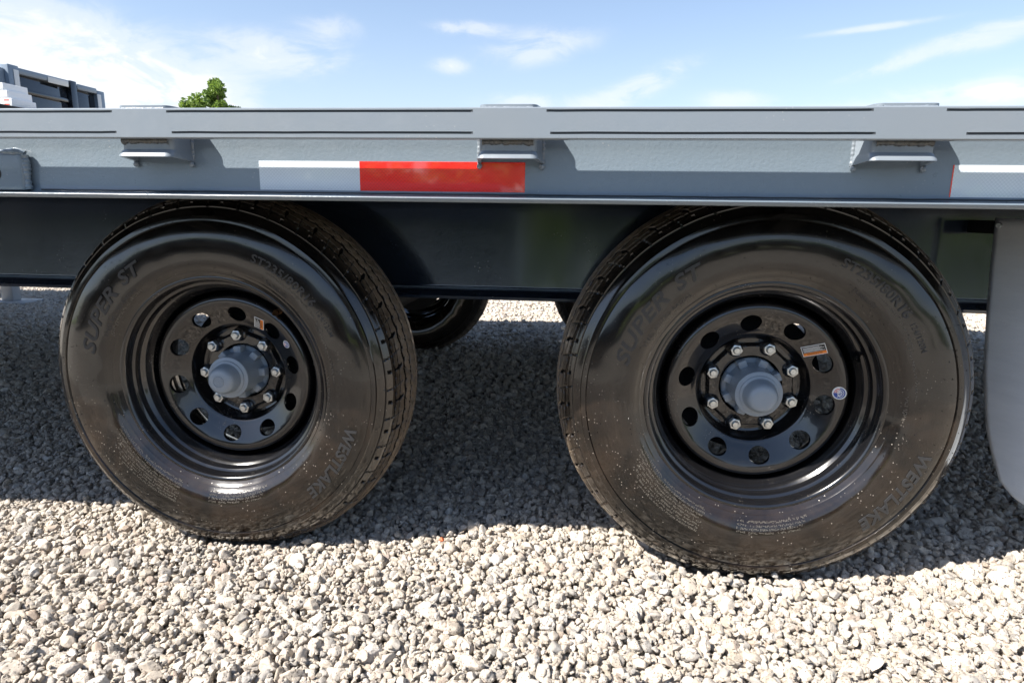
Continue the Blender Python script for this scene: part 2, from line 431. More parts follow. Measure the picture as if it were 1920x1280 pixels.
P, S = [], []
def add_layer(x, y, r, dz):
    P.append(np.stack([x, y, ground_h(x, y) + dz], -1)); S.append(r)
inner = (-1.6, 2.6, -0.90, 1.15)
x, y = scatter(*inner, 0.0142)
add_layer(x, y, np.clip(rng.lognormal(math.log(0.0082), 0.22, len(x)), 0.005, 0.014), rng.normal(-0.003, 0.0028, len(x)))
x, y = scatter(*inner, 0.0205, 0.5)
add_layer(x, y, np.clip(rng.lognormal(math.log(0.0080), 0.30, len(x)), 0.004, 0.0155), rng.normal(0.0055, 0.003, len(x)))
x, y = scatter(*inner, 0.070, 0.5)
add_layer(x, y, np.clip(rng.lognormal(math.log(0.0128), 0.2, len(x)), 0.010, 0.019), rng.normal(0.007, 0.003, len(x)))
x, y = scatter(*inner, 0.0135, 0.5)
k = rng.random(len(x)) < 0.6; x, y = x[k], y[k]
add_layer(x, y, rng.uniform(0.0025, 0.0055, len(x)), rng.normal(0.008, 0.003, len(x)))
# further off: behind the wheels, between the axles and beyond the trailer
x, y = scatter(-6.2, 4.4, -1.6, 6.6, 0.0215, 0.5)
k = ~((x > inner[0]) & (x < inner[1]) & (y > inner[2]) & (y < inner[3]))
k &= (x > -1.0 - (y + 1.3) * 1.15) & (x < 2.4 + (y + 1.3) * 0.75)
x, y = x[k], y[k]
add_layer(x, y, np.clip(rng.lognormal(math.log(0.0118), 0.27, len(x)), 0.007, 0.021), rng.normal(0.0, 0.0045, len(x)))
P = np.concatenate(P); S = np.concatenate(S)
WHEELS = [(0.0, 0.027, 0.359), (1.0912, 0.0, 0.378)]
TYC = 0.012
keep = np.ones(len(P), bool)
for wx, wy, wz in WHEELS:                              # no stones inside the tyres
    rr = np.hypot(P[:, 0] - wx, P[:, 2] - wz); yy = np.abs(P[:, 1] - wy - TYC)
    keep &= ~((yy < 0.098) & (rr < 0.3935 - 0.4 * np.clip(yy - 0.07, 0, 1) - 0.0))
P, S = P[keep], S[keep]
npt = len(P)
me = bpy.data.meshes.new("gravel"); me.vertices.add(npt); me.vertices.foreach_set("co", P.ravel().astype(np.float32))
a = me.attributes.new("scl", "FLOAT", "POINT"); a.data.foreach_set("value", S.astype(np.float32))
a = me.attributes.new("rot", "FLOAT_VECTOR", "POINT")
rot = np.stack([rng.normal(0, 0.55, npt), rng.normal(0, 0.55, npt), rng.uniform(0, 6.283, npt)], -1)
a.data.foreach_set("vector", rot.ravel().astype(np.float32))
a = me.attributes.new("idx", "INT", "POINT"); a.data.foreach_set("value", rng.integers(0, NST, npt).astype(np.int32))
a = me.attributes.new("tint", "FLOAT", "POINT"); a.data.foreach_set("value", rng.random(npt).astype(np.float32))
gravel = bpy.data.objects.new("gravel", me); COL.objects.link(gravel); gravel["kind"] = "stuff"
tag(gravel, "pale crushed limestone gravel covering the yard under the trailer", "gravel")
ng = bpy.data.node_groups.new("gravel_scatter", "GeometryNodeTree")
ng.interface.new_socket("Geometry", in_out="INPUT", socket_type="NodeSocketGeometry")
ng.interface.new_socket("Geometry", in_out="OUTPUT", socket_type="NodeSocketGeometry")
G = NT(ng)
gi = G.n("NodeGroupInput"); go = G.n("NodeGroupOutput")
ci = G.n("GeometryNodeCollectionInfo"); ci.inputs["Collection"].default_value = variants
ci.inputs["Separate Children"].default_value = True; ci.inputs["Reset Children"].default_value = True
mp = G.n("GeometryNodeMeshToPoints"); G.l(gi.outputs[0], mp.inputs["Mesh"])
ip = G.n("GeometryNodeInstanceOnPoints"); ip.inputs["Pick Instance"].default_value = True
G.l(mp.outputs[0], ip.inputs["Points"]); G.l(ci.outputs[0], ip.inputs["Instance"])
na = G.n("GeometryNodeInputNamedAttribute", data_type="INT"); na.inputs["Name"].default_value = "idx"; G.l(na.outputs["Attribute"], ip.inputs["Instance Index"])
nb = G.n("GeometryNodeInputNamedAttribute", data_type="FLOAT"); nb.inputs["Name"].default_value = "scl"; G.l(nb.outputs["Attribute"], ip.inputs["Scale"])
nc = G.n("GeometryNodeInputNamedAttribute", data_type="FLOAT_VECTOR"); nc.inputs["Name"].default_value = "rot"
er = G.n("FunctionNodeEulerToRotation"); G.l(nc.outputs["Attribute"], er.inputs[0]); G.l(er.outputs[0], ip.inputs["Rotation"])
G.l(ip.outputs[0], go.inputs[0])
gravel.modifiers.new("scatter", "NODES").node_group = ng

# ------------------------------------------------------------------ the flatbed trailer
trailer = empty("flatbed_trailer", (0.5, 1.0, 0.0))
tag(trailer, "long grey flatbed trailer with two black steel wheels facing the camera", "trailer")
OFF = Vector((-0.5, -1.0, 0.0))                           # parts are written in world coordinates


def part(name, V, F, mat, smooth=True, angle=35):
    return link(name, mesh_from(name, V, F), mat, trailer, OFF, angle, smooth)


X0, X1 = -4.2, 3.9
YR, YW = -0.320, -0.258
RT, RB = 0.8630, 0.8190
pockets = [0.0660 + 0.5575 * k for k in range(-2, 5)]
pockets[2] = 0.0590; pockets[3] = 0.6290; pockets[4] = 1.1825

# rub rail with two sealed seams broken at every pocket
seams = [(0.8578, []), (0.8275, [])]
edges_hi = [(0.109, 0.580), (0.686, 1.130), (1.223, 1.690)]
edges_lo = [(0.115, 0.580), (0.692, 1.136), (1.252, 1.695)]
gap = 0.088
for k in range(-8, 0):
    edges_hi.append((0.021 + 0.5575 * k + 0.5575 - 0.470, 0.021 + 0.5575 * (k + 1))); edges_lo.append((0.025 + 0.5575 * k + 0.5575 - 0.466, 0.025 + 0.5575 * (k + 1)))
for k in range(0, 4):
    edges_hi.append((1.78 + 0.5575 * k, 2.25 + 0.5575 * k)); edges_lo.append((1.785 + 0.5575 * k, 2.255 + 0.5575 * k))


def depth(segs, x):
    for a_, b_ in segs:
        if a_ <= x <= b_: return min(1.0, (x - a_) / 0.004, (b_ - x) / 0.004)
    return 0.0


st = set(np.round(np.arange(X0, X1, 0.05), 4))
for sg in edges_hi + edges_lo:
    for q in sg:
        if X0 < q < X1:
            for d_ in (-0.001, 0.0, 0.0015, 0.004, -0.0015, -0.004): st.add(round(q + d_, 4))
st = sorted(x for x in st if X0 <= x <= X1)
G_ = []
for x in st:
    wv = 0.0004 * mnoise.noise(Vector((x * 22, 0, 0))); row = [(YR + 0.017, RB), (YR + 0.0015, RB), (YR, RB + 0.0015)]
    for zc, sg in ((0.8275, edges_lo), (0.8578, edges_hi)):
        d_ = depth(sg, x); z = zc + wv + 0.0003 * mnoise.noise(Vector((x * 60, zc * 50, 3))); hw = 0.0017
        row += [(YR, z - hw), (YR + 0.0016 * d_, z - hw + 0.0004), (YR + 0.0016 * d_, z + hw - 0.0004), (YR, z + hw)]
    row += [(YR, RT - 0.0015), (YR + 0.0015, RT), (YR + 0.017, RT)]
    G_.append([(x, a_, b_) for a_, b_ in row])
V, F = grid_vf(np.array(G_), cv=True, flip=True)
rail = part("rub_rail", V, F, M_RAIL, smooth=False)
rail.data.materials.append(M_CAULK)
m_ = len(G_[0]); mi = np.zeros(len(F), np.int32)
for i, f in enumerate(F):
    col_ = f[0] % m_; cols = sorted({q % m_ for q in f}); xx = V[list(f), 0].mean()
    if cols in ([3, 4], [4, 5], [5, 6]) and depth(edges_lo, xx) > 0: mi[i] = 1
    if cols in ([7, 8], [8, 9], [9, 10]) and depth(edges_hi, xx) > 0: mi[i] = 1
rail.data.polygons.foreach_set("material_index", mi)

# side channel: web, rolled corner and toe of the lower flange
prof = [(-0.2500, 0.8480), (YW, 0.8480), (YW, 0.7500)]
for k in range(1, 6):
    a_ = math.pi / 2 * k / 5; prof.append((YW - 0.011 * (1 - math.cos(a_)), 0.7500 - 0.0125 * math.sin(a_)))
prof += [(-0.2970, 0.7362), (-0.2995, 0.7356), (-0.3000, 0.7346), (-0.2978, 0.7300), (-0.2960, 0.7290), (-0.2500, 0.7290)]
xs_ = np.linspace(X0, X1, 60)
V, F = grid_vf(np.array([[(x, a_, b_) for a_, b_ in prof] for x in xs_]), cv=True, flip=True)
part("side_channel", V, F, M_GREY, angle=40)
# dark sealant thread along the flange root
G_ = []
for x in np.arange(-0.16, 2.2, 0.006):
    zz = 0.7415 + 0.0006 * mnoise.noise(Vector((x * 25, 0, 0)))
    G_.append([(x, -0.2665 + 0.0016 * math.cos(a_), zz + 0.0014 * math.sin(a_)) for a_ in np.linspace(0, 2 * math.pi, 6, endpoint=False)])
part("seam_bead", *grid_vf(np.array(G_), cv=True), M_CAULK)
# deck, cross members, far side
part("deck", *box_vf(X0, X1, -0.249, 2.40, 0.822, 0.848, 0.002), M_UNDER)
V, F = join_vf([box_vf(x, x + 0.05, -0.245, 2.36, 0.74, 0.8205) for x in np.arange(X0 + 0.1, X1 - 0.1, 0.4)]); part("cross_member", V, F, M_UNDER)
part("far_rail", *box_vf(X0, X1, 2.405, 2.46, 0.735, 0.862, 0.003), M_GREY)


def ibeam(yw, toe):
    r_ = 0.008; p = [(yw, 0.738), (yw, 0.528 + r_)]
    for k in range(1, 5):
        a_ = math.pi / 2 * k / 4; p.append((yw - r_ * (1 - math.cos(a_)), 0.528 + r_ - r_ * math.sin(a_)))
    p += [(toe + 0.002, 0.5205), (toe, 0.5185), (toe, 0.5135), (toe + 0.002, 0.5115), (2 * yw + 0.01 - toe, 0.5115), (2 * yw + 0.01 - toe, 0.521), (yw + 0.01, 0.528), (yw + 0.01, 0.738)]
    return grid_vf(np.array([[(x, a_, b_) for a_, b_ in p] for x in np.linspace(X0, X1, 40)]), cv=True, flip=True)


part("main_beam", *ibeam(0.270, 0.200), M_BEAM, angle=40)
part("main_beam", *ibeam(2.02, 1.95), M_BEAM, angle=40)

# stake pockets: bent strap, kicked-out lower lip, weld beads
def pocket_mesh(gusset):
    hw = 0.0430; out = []
    levels = [(0.8695, 0.0, 0), (0.8040, 0.0, 0), (0.8020, 0.0030, 0.001), (0.7945, 0.0095, 0.0026), (0.7925, 0.0100, 0.0026)]
    def loop(fl, wd, inset=0.0):
        yf = YR + 0.0175 - fl + inset; pts = []; w = hw + wd - inset; rc = 0.011 - inset * 0.6
        pts.append((-w - 0.006, YW - 0.0005))
        for k in range(6):
            a_ = math.pi + math.pi / 2 * k / 5; pts.append((-w + rc + rc * math.cos(a_), yf + rc + rc * math.sin(a_)))
        for k in range(6):
            a_ = 1.5 * math.pi + math.pi / 2 * k / 5; pts.append((w - rc + rc * math.cos(a_), yf + rc + rc * math.sin(a_)))
        pts.append((w + 0.006, YW - 0.0005)); return pts
    G_ = []
    for z, fl, wd in levels:
        row = loop(fl, wd); zr = []
        for i, (x, y) in enumerate(row):
            zz = z
            if z < 0.80 and i in (0, len(row) - 1): zz = z - 0.004
            zr.append((x, y, zz))
        G_.append(zr)
    for z, fl, wd in reversed(levels):
        row = loop(fl, wd, 0.0055); G_.append([(x, min(y, YW - 0.0005), z - (0.004 if z < 0.80 and i in (0, len(row) - 1) else 0)) for i, (x, y) in enumerate(row)])
    return grid_vf(np.array(G_), cu=True)


def bead(path, rad, seed, normal=(0, -1, -1)):
    G_ = []
    for i, p in enumerate(path):
        r_ = rad * (1 + 0.45 * mnoise.noise(Vector((i * 0.16, seed, 0))) + 0.10 * math.sin(i * 1.3))
        a0 = Vector(path[min(i + 1, len(path) - 1)]) - Vector(path[max(i - 1, 0)])
        a0.normalize(); n1_ = a0.orthogonal().normalized(); n2_ = a0.cross(n1_)
        G_.append([tuple(Vector(p) + (n1_ * math.cos(q) + n2_ * math.sin(q)) * r_) for q in np.linspace(0, 2 * math.pi, 8, endpoint=False)])
    return grid_vf(np.array(G_), cv=True)


def blob(c, r_, seed):
    bm = bmesh.new(); bmesh.ops.create_icosphere(bm, subdivisions=2, radius=1)
    V = [Vector(c) + Vector((v.co.x * r_[0], v.co.y * r_[1], v.co.z * r_[2])) * (1 + 0.3 * mnoise.noise(v.co * 1.6 + Vector((seed, 0, 0)))) for v in bm.verts]
    bm.verts.index_update(); F = [tuple(v.index for v in f.verts) for f in bm.faces]; bm.free()
    return np.array([v[:] for v in V]), F


V, F = bead([(x, 0.2662, 0.5305) for x in np.arange(X0, X1, 0.02)], 0.0024, 3.3); part("beam_highlight", V, F, M_HUB)  # added pale tube standing in for the sky highlight along the flange root
for k, px in enumerate(pockets):
    V, F = pocket_mesh(k)
    po = link("stake_pocket", mesh_from("stake_pocket", V, F), M_RAIL, trailer, OFF + Vector((px, 0, 0)), 35)
    w = []
    path = [(x, YR + 0.0175, RB - 0.0022 + 0.0012 * mnoise.noise(Vector((x * 120, k * 3.1, 0)))) for x in np.linspace(-0.038, 0.038, 60)]
    w.append(bead(path, 0.0043, k * 2.7))
    path = [(x, YR + 0.0165, RT + 0.0012) for x in np.linspace(-0.034, 0.036, 50)]
    w.append(bead(path, 0.0020, k * 1.9 + 5))
    for sx in (-1, 1):
        path = [(sx * 0.0495, YW + 0.0002, z) for z in np.linspace(0.846, 0.788, 44)]
        w.append(bead(path, 0.0034, k + sx * 9))
        w.append(blob((sx * 0.0485, YW - 0.004, 0.7845), (0.0044, 0.0045, 0.005), k + sx))
    for i_, (V, F) in enumerate(w): link("weld_bead", mesh_from("weld_bead", V, F), M_WELD if i_ < 1 else M_RAIL, po, (0, 0, 0), 60)

# reflective tape on the channel web
def tape_strip(name, x0, x1, mat):
    part(name, *box_vf(x0, x1, YW - 0.0009, YW - 0.0001, 0.7425, 0.7908, 0.0002, 1), mat)


tape_strip("white_tape", 0.2200, 0.3873, M_TWHITE); tape_strip("red_tape", 0.3875, 0.6515, M_TRED)
tape_strip("red_tape_end", 1.2735, 1.2750, M_TRED); tape_strip("white_tape", 1.2752, 1.4425, M_TWHITE); tape_strip("red_tape", 1.4427, 1.7200, M_TRED)

# gusset plate at the left, welded round its edge, with a bolt hole
bpy_ = box_vf(-0.62, -0.184, YW - 0.0165, YW - 0.0005, 0.7395, 0.801, 0.006, 3)
gp = part("gusset_plate", *bpy_, M_GREY)
V, F = revolve([(YW - 0.0170, 0.0005), (YW - 0.0170, 0.0105), (YW - 0.0168, 0.0112)], 32); V = V + np.array([-0.2335, 0, 0.767])
link("bolt_hole", mesh_from("bolt_hole", V, F), M_UNDER, gp)
path = [(x, YW - 0.010, 0.8015) for x in np.linspace(-0.60, -0.19, 120)] + [(-0.1835, YW - 0.008, z) for z in np.linspace(0.799, 0.742, 40)]
V, F = bead(path, 0.0058, 4.2); link("weld_bead", mesh_from("weld_bead", V, F), M_GREY, gp, (0, 0, 0), 60)

# mud flap on its bar
part("flap_bar", *box_vf(1.5945, 1.6255, 0.1720, 0.2685, 0.6830, 0.7105, 0.002), M_UNDER)
FD, FN, FP = Vector((0.45, -0.893, 0)), Vector((-0.893, -0.45, 0)), Vector((1.592, 0.165, 0))
def flap_left(z): return float(np.interp(z, [0.1400, 0.1462, 0.1551, 0.177, 0.2273, 0.2802, 0.3916, 0.5046, 0.616, 0.7165], [0.185, 0.142, 0.1172, 0.0906, 0.0665, 0.0472, 0.0243, 0.0122, 0.0034, -0.0017]))
G_ = []
for z in np.concatenate([np.linspace(0.140, 0.19, 12), np.linspace(0.20, 0.716, 30)]):
    l_ = flap_left(z); row = []; r_ = 0.345 - 0.05 * max(0.0, 1 - (z - 0.140) / 0.05) ** 2
    for q in np.linspace(0, 1, 30):
        s_ = l_ + (r_ - l_) * q; bow = 0.008 * math.sin(math.pi * q) + 0.006 * math.sin((z - 0.1) * 5.2) * q
        p = FP + FD * s_ + FN * bow; row.append((p.x, p.y, z))
    G_.append(row)
V, F = grid_vf(np.array(G_))
fl = part("mud_flap", V, F, M_FLAP, angle=50)
so = fl.modifiers.new("thickness", "SOLIDIFY"); so.thickness = 0.005; so.offset = 0
for s_ in (0.0095, 0.20):
    a_, f_ = revolve([(-0.0050, 0.0003), (-0.0050, 0.0048), (-0.0035, 0.0058), (0.0, 0.0060), (0.0005, 0.0088), (0.0015, 0.0095), (0.003, 0.0095)], 28)
    c_ = FP + FD * s_ + FN * (0.003 if s_ < 0.1 else 0.010); q = np.array([tuple(c_ + FD * v_[0] - FN * v_[1] + Vector((0, 0, 0.7005 + v_[2]))) for v_ in a_])
    link("bolt", mesh_from("bolt", q, f_), M_ZINC, fl)

# ------------------------------------------------------------------ wheels
side = [(-0.0760, 0.2120), (-0.0800, 0.2165), (-0.0855, 0.2240), (-0.0890, 0.2290), (-0.0900, 0.2300), (-0.0915, 0.2330), (-0.0990, 0.2430), (-0.1022, 0.2560), (-0.1036, 0.2700), (-0.1043, 0.2850), (-0.1040, 0.2990),
        (-0.1020, 0.3120), (-0.0990, 0.3230), (-0.0965, 0.3300), (-0.0960, 0.3306), (-0.0980, 0.3318), (-0.0976, 0.3360), (-0.0968, 0.3405), (-0.0935, 0.3417), (-0.0918, 0.3440), (-0.0890, 0.3490),
        (-0.0858, 0.3540), (-0.0822, 0.3588), (-0.0788, 0.3625), (-0.0757, 0.3655), (-0.0735, 0.3676)]
sd_y = np.array([p[0] for p in side]); sd_r = np.array([p[1] for p in side])


def side_y(r_): return np.interp(r_, sd_r, sd_y)


def tyre_vf():
    # densify the outer shoulder, then the crown, then mirror the flank
    yo, ro = [], []
    t_ = np.arange(len(side)); tt = np.concatenate([np.arange(0, 17, 0.5), np.arange(17, len(side) - 1 + 1e-6, 0.34)])
    yo = np.interp(tt, t_, sd_y); ro = np.interp(tt, t_, sd_r)
    cw = np.arange(-0.0845, 0.08451, 0.00115)
    crown_r = 0.3905 - 0.0215 * (np.abs(cw) / 0.0845) ** 2.7 
    cy = cw + TYC
    # drop crown samples outside the last flank sample
    tb = np.interp(np.arange(0, len(side), 0.8), t_, sd_y)[::-1]; rb = np.interp(np.arange(0, len(side), 0.8), t_, sd_r)[::-1]
    yb = 2 * TYC - tb
    ys_ = np.concatenate([yo, cy, yb]); rs_ = np.concatenate([ro, crown_r, rb])
    # inner liner so the tyre is hollow
    dy = np.gradient(ys_); dr = np.gradient(rs_); ln = np.hypot(dy, dr) + 1e-9
    ny, nr = -dr / ln, dy / ln                                   # outward normal
    N = 1080; th = np.linspace(0, 2 * np.pi, N, endpoint=False)
    A, Yg = np.meshgrid(th, ys_, indexing="ij"); Rg = np.broadcast_to(rs_, A.shape)
    D = np.zeros_like(A)
    deg = np.degrees(A); off = Yg - TYC
    is_crown = (np.arange(len(ys_)) >= len(yo)) & (np.arange(len(ys_)) < len(yo) + len(cy)); C = np.broadcast_to(is_crown, A.shape)
    tri = np.abs(((deg / 5.0) % 1) * 2 - 1) * 2 - 1
    for c0, w, dp in ((-0.0195, 0.0036, 0.0075), (0.0195, 0.0036, 0.0075), (-0.0485, 0.0036, 0.0075), (0.0485, 0.0036, 0.0075)):
        c = c0 + 0.0018 * tri * np.sign(c0)
        D = np.where(C & (np.abs(off - c) < w), -dp, D)
    for c0 in (-0.0660, 0.0660, -0.0775, 0.0775):
        D = np.where(C & (np.abs(off - c0 - 0.0004 * tri) < 0.0013), np.minimum(D, -0.0032), D)
    # transverse cuts
    ao = np.abs(off)
    ph10 = (deg - 60 * off * 1.0) % 10.0; d10 = np.minimum(ph10, 10 - ph10)
    ph5 = (deg + 5.0 - 60 * off) % 10.0; d5 = np.minimum(ph5, 10 - ph5)
    w_notch = 0.22 + np.clip((ao - 0.050), 0, 0.012) * 36 - np.clip(ao - 0.064, 0, 1) * 45
    D = np.where(C & (ao > 0.054) & (ao < 0.0775) & (d10 < np.maximum(w_notch, 0.28)), np.minimum(D, -0.0048), D)
    D = np.where(C & (ao > 0.054) & (ao < 0.0835) & (d5 < 0.26), np.minimum(D, -0.0018), D)
    for lo, hi, sh in ((0.0222, 0.0458, 0.8), (-0.0458, -0.0222, 1.9), (-0.0168, 0.0168, 0.0)):
        ph = (deg + sh + 90 * off + 0.8 * np.sin(off * 700)) % 3.3333; d_ = np.minimum(ph, 3.3333 - ph)
        D = np.where(C & (off > lo) & (off < hi) & (d_ < 0.24), np.minimum(D, -0.0040), D)
        edge_ = np.minimum(off - lo, hi - off)
        D = np.where(C & (off > lo) & (off < hi) & (edge_ < 0.0045) & (d_ < 0.62), np.minimum(D, -0.0050), D)
    # ticks moulded across the shoulder
    fl_ = ~C & (Rg > 0.3500) & (Rg < 0.3662)
    k2 = np.floor(deg / 1.6667).astype(int); ph = (deg % 1.6667)
    long_ = (k2 % 3 == 0)
    D = np.where(fl_ & (ph < 0.30) & (np.where(long_, Rg > 0.3525, Rg > 0.3585)) & (k2 % 6 != 4), -0.0008, D)
    # fine circumferential line low on the shoulder with short cross cuts up to the tread
    D = np.where(~C & (np.abs(Rg - 0.3580) < 0.0011), -0.0020, D)
    D = np.where(~C & (Rg > 0.3580) & (d5 < 0.24), np.minimum(D, -0.0018), D)
    # heavier shoulder notches run over the edge every 10 degrees
    D = np.where(~C & (Rg > 0.3625) & (np.minimum((deg + 4.6) % 10, 10 - (deg + 4.6) % 10) < 0.42), -0.0030, D)
    cut = -D.reshape(-1)
    # soft unevenness
    D = D + 0.00035 * np.sin(A * 5 + 1) + 0.0002 * np.sin(A * 23)
    Y2 = Yg + D * ny; R2 = Rg + D * nr
    P_ = np.stack([np.cos(A) * R2, Y2, np.sin(A) * R2], -1)
    return grid_vf(P_, cu=True) + (cut,)


def fast_mesh(name, V, F):
    me = bpy.data.meshes.new(name); F = np.asarray(F, np.int32)
    me.vertices.add(len(V)); me.vertices.foreach_set("co", np.asarray(V, np.float32).ravel())
    me.loops.add(F.size); me.loops.foreach_set("vertex_index", F.ravel())
    me.polygons.add(len(F)); me.polygons.foreach_set("loop_start", np.arange(0, F.size, F.shape[1], dtype=np.int32))
    me.update(calc_edges=True); me.validate(); return me


V, F, cut_ = tyre_vf()


def squash(V):
    """tyre under load: flat where it meets the ground, flanks bulging just above"""
    V = np.array(V, float); r_ = np.hypot(V[:, 0], V[:, 2]); th_ = np.degrees(np.arctan2(V[:, 2], V[:, 0]))
    w_ = np.exp(-((th_ + 90) / 26.0) ** 2) * np.sin(np.pi * np.clip((r_ - 0.225) / 0.155, 0, 1))
    V[:, 1] += np.where(V[:, 1] < TYC, -1, 1) * 0.0085 * w_
    k_ = np.clip((-V[:, 2] - 0.366) / 0.03, 0, 1); V[:, 2] += 0.012 * k_ * k_ * (3 - 2 * k_)
    return V


V = squash(V)
tyre_me = fast_mesh("tyre", V, F)
tyre_me.attributes.new("cut", "FLOAT", "POINT").data.foreach_set("value", cut_.astype(np.float32))
tyre_me.materials.append(M_TYRE)

# lettering moulded on the sidewall
def text_vf(body, size=1.0, extrude=0.01, bold=0.0, shear=0.0):
    cu = bpy.data.curves.new("lettering_curve", "FONT"); cu.body = body; cu.size = size; cu.extrude = extrude
    cu.offset = bold; cu.shear = shear; cu.resolution_u = 3; cu.space_character = 1.06
    ob = bpy.data.objects.new("lettering_curve", cu); COL.objects.link(ob)
    dg = bpy.context.evaluated_depsgraph_get(); me = bpy.data.meshes.new_from_object(ob.evaluated_get(dg))
    V = np.array([v.co[:] for v in me.vertices]); F = [tuple(p.vertices) for p in me.polygons]
    bpy.data.objects.remove(ob); bpy.data.curves.remove(cu); bpy.data.meshes.remove(me)
    return V, F


def arc_text(body, r_base, height, a0, a1, lift=0.0009, bold=0.02, shear=0.0):
    """capital height 'height', set clockwise from angle a0 to a1"""
    V, F = text_vf(body, 1.0, 0.05, bold, shear)
    x0, x1 = V[:, 0].min(), V[:, 0].max(); y1 = 0.70
    u = (V[:, 0] - x0) / (x1 - x0); th = np.radians(a0 + (a1 - a0) * u)
    r_ = r_base + V[:, 1] / y1 * height
    h = np.where(V[:, 2] > 0, lift, -0.0008)
    return np.stack([np.cos(th) * r_, side_y(r_) - h, np.sin(th) * r_], -1), F


def outline_text(*a, **k):
    return arc_text(*a, **k)


def small_print(r_base, height, a0, a1, seed, lift=0.00090):
    """a line of tiny moulded characters"""
    rs = random.Random(seed); parts = []; a_ = a0; step = -math.degrees(height * 0.62 / r_base)
    while a_ > a1:
        if rs.random() < 0.85:
            for _ in range(2):
                w = height * rs.uniform(0.12, 0.42); h = height * rs.uniform(0.15, 0.9) if w < height * 0.25 else height * 0.16
                rb = r_base + rs.uniform(0, height - h); ac = R(a_) + rs.uniform(-0.15, 0.15) * height / r_base
                V = []
                for rr_ in (rb, rb + h):
                    for sgn in (-1, 1):
                        q = ac + sgn * w / 2 / r_base
                        for l_ in (-0.0003, lift): V.append((math.cos(q) * rr_, side_y(rr_) - l_, math.sin(q) * rr_))
                F = [(1, 3, 7, 5), (0, 1, 5, 4), (2, 6, 7, 3), (0, 2, 3, 1), (4, 5, 7, 6)]
                parts.append((np.array(V), F))
        a_ += step
    return join_vf(parts)


tiny = []
let = [arc_text("SUPER", 0.262, 0.0260, 168, 136, bold=0.022, shear=0.25, lift=0.0018), arc_text("ST", 0.264, 0.0260, 131.5, 119.5, bold=0.022, shear=0.25, lift=0.0018),
       arc_text("ST235/80R16", 0.272, 0.0165, 69, 37.5, bold=0.012, lift=0.0015), arc_text("124/120M", 0.2745, 0.0100, 34.5, 23, bold=0.004, lift=0.0008),
       arc_text("WESTLAKE", 0.2890, 0.0230, -16, -50, bold=0.025, shear=0.2, lift=0.0018),
       arc_text("STEEL BELTED RADIAL", 0.2430, 0.0068, 158, 128, bold=0.0, lift=0.0007), arc_text("TUBELESS", 0.2440, 0.0066, 60, 48, bold=0.0, lift=0.0007)]
tiny += [small_print(0.2360, 0.0050, 156, 126, 1), small_print(0.2620, 0.0045, 62, 24, 2), small_print(0.2555, 0.0045, 30, 4, 3), small_print(0.2410, 0.0055, 6, -8, 9)]
for k in range(8):
    tiny.append(small_print(0.2370 + 0.0062 * k, 0.0040, -112, -156 + k * 1.8, 20 + k))
for k in range(4):
    tiny.append(small_print(0.2375 + 0.0062 * k, 0.0040, -66 - k * 1.5, -97, 40 + k))
letter_mes = [mesh_from("moulded_word", squash(V_), F_) for V_, F_ in let]
for q in letter_mes: q.materials.append(M_LETTER)
V, F = join_vf(tiny); V = squash(V); tiny_me = mesh_from("small_print", V, F); tiny_me.materials.append(M_TINY)
# moulding nibs
nibs = []
rs = random.Random(5)
for k in range(190):
    r_ = rs.choice([0.2385, 0.2520, 0.268, 0.305, 0.318, 0.3355, 0.352]) + rs.uniform(-0.003, 0.003); a_ = rs.uniform(0, 2 * math.pi); ln = rs.uniform(0.0015, 0.0045)
    p0 = Vector((math.cos(a_) * r_, float(side_y(r_)) + 0.0004, math.sin(a_) * r_)); d_ = Vector((rs.uniform(-0.5, 0.5), -0.6, rs.uniform(-0.9, 0.3))).normalized()
    nibs.append(bead([tuple(p0), tuple(p0 + d_ * ln * 0.5), tuple(p0 + d_ * ln)], 0.00042, k))
V, F = join_vf(nibs); V = squash(V); nib_me = mesh_from("moulding_nibs", V, F); nib_me.materials.append(M_TYRE)

# steel rim: barrel, disc with ten hand holes, raised bolt ring
barrel = [(-0.0700, 0.2120), (-0.0770, 0.2155), (-0.0815, 0.2210), (-0.0835, 0.2205), (-0.0842, 0.2180), (-0.0832, 0.2145), (-0.0800, 0.2115), (-0.0740, 0.2098), (-0.0660, 0.2090), (-0.0630, 0.2075), (-0.0615, 0.2045), (-0.0600, 0.2025),
          (-0.0560, 0.2015), (-0.0490, 0.2010), (-0.0455, 0.1985), (-0.0430, 0.1945), (-0.0390, 0.1925), (-0.0300, 0.1890), (-0.0250, 0.1855), (0.0000, 0.1845), (0.0400, 0.1850), (0.0600, 0.1890), (0.0680, 0.2020), (0.0950, 0.2060), (0.1040, 0.2130), (0.1080, 0.2210)]
disc_r = [0.0000, 0.0600, 0.0700, 0.0950, 0.1000, 0.1035, 0.1060, 0.1085, 0.1110, 0.1150, 0.1250, 0.1350, 0.1450, 0.1540, 0.1625, 0.1680, 0.1725, 0.1750, 0.1762]
disc_y = [0.0300, 0.0300, 0.0300, 0.0300, 0.0280, 0.0200, 0.0020, -0.0060, -0.0080, -0.0095, -0.0150, -0.0200, -0.0250, -0.0290, -0.0305, -0.0300, -0.0270, -0.0210, -0.0150]
NUT0 = 92.4; HOLE0 = 83.5


def disc_Y(r_, a_=None):
    y = np.interp(r_, disc_r, disc_y)
    if a_ is not None:
        ph = (np.degrees(a_) - NUT0) % 45.0; d_ = np.minimum(ph, 45 - ph)
        lobe = np.exp(-(d_ / 8.5) ** 2)
        rmax = 0.0865 + 0.0095 * lobe
        s_ = np.clip((rmax - r_) / 0.006, 0, 1); s_ = s_ * s_ * (3 - 2 * s_)
        y = y + (0.0175 - 0.0300) * s_ * (r_ < 0.101) * np.clip((r_ - 0.0585) / 0.003, 0, 1)
    return y


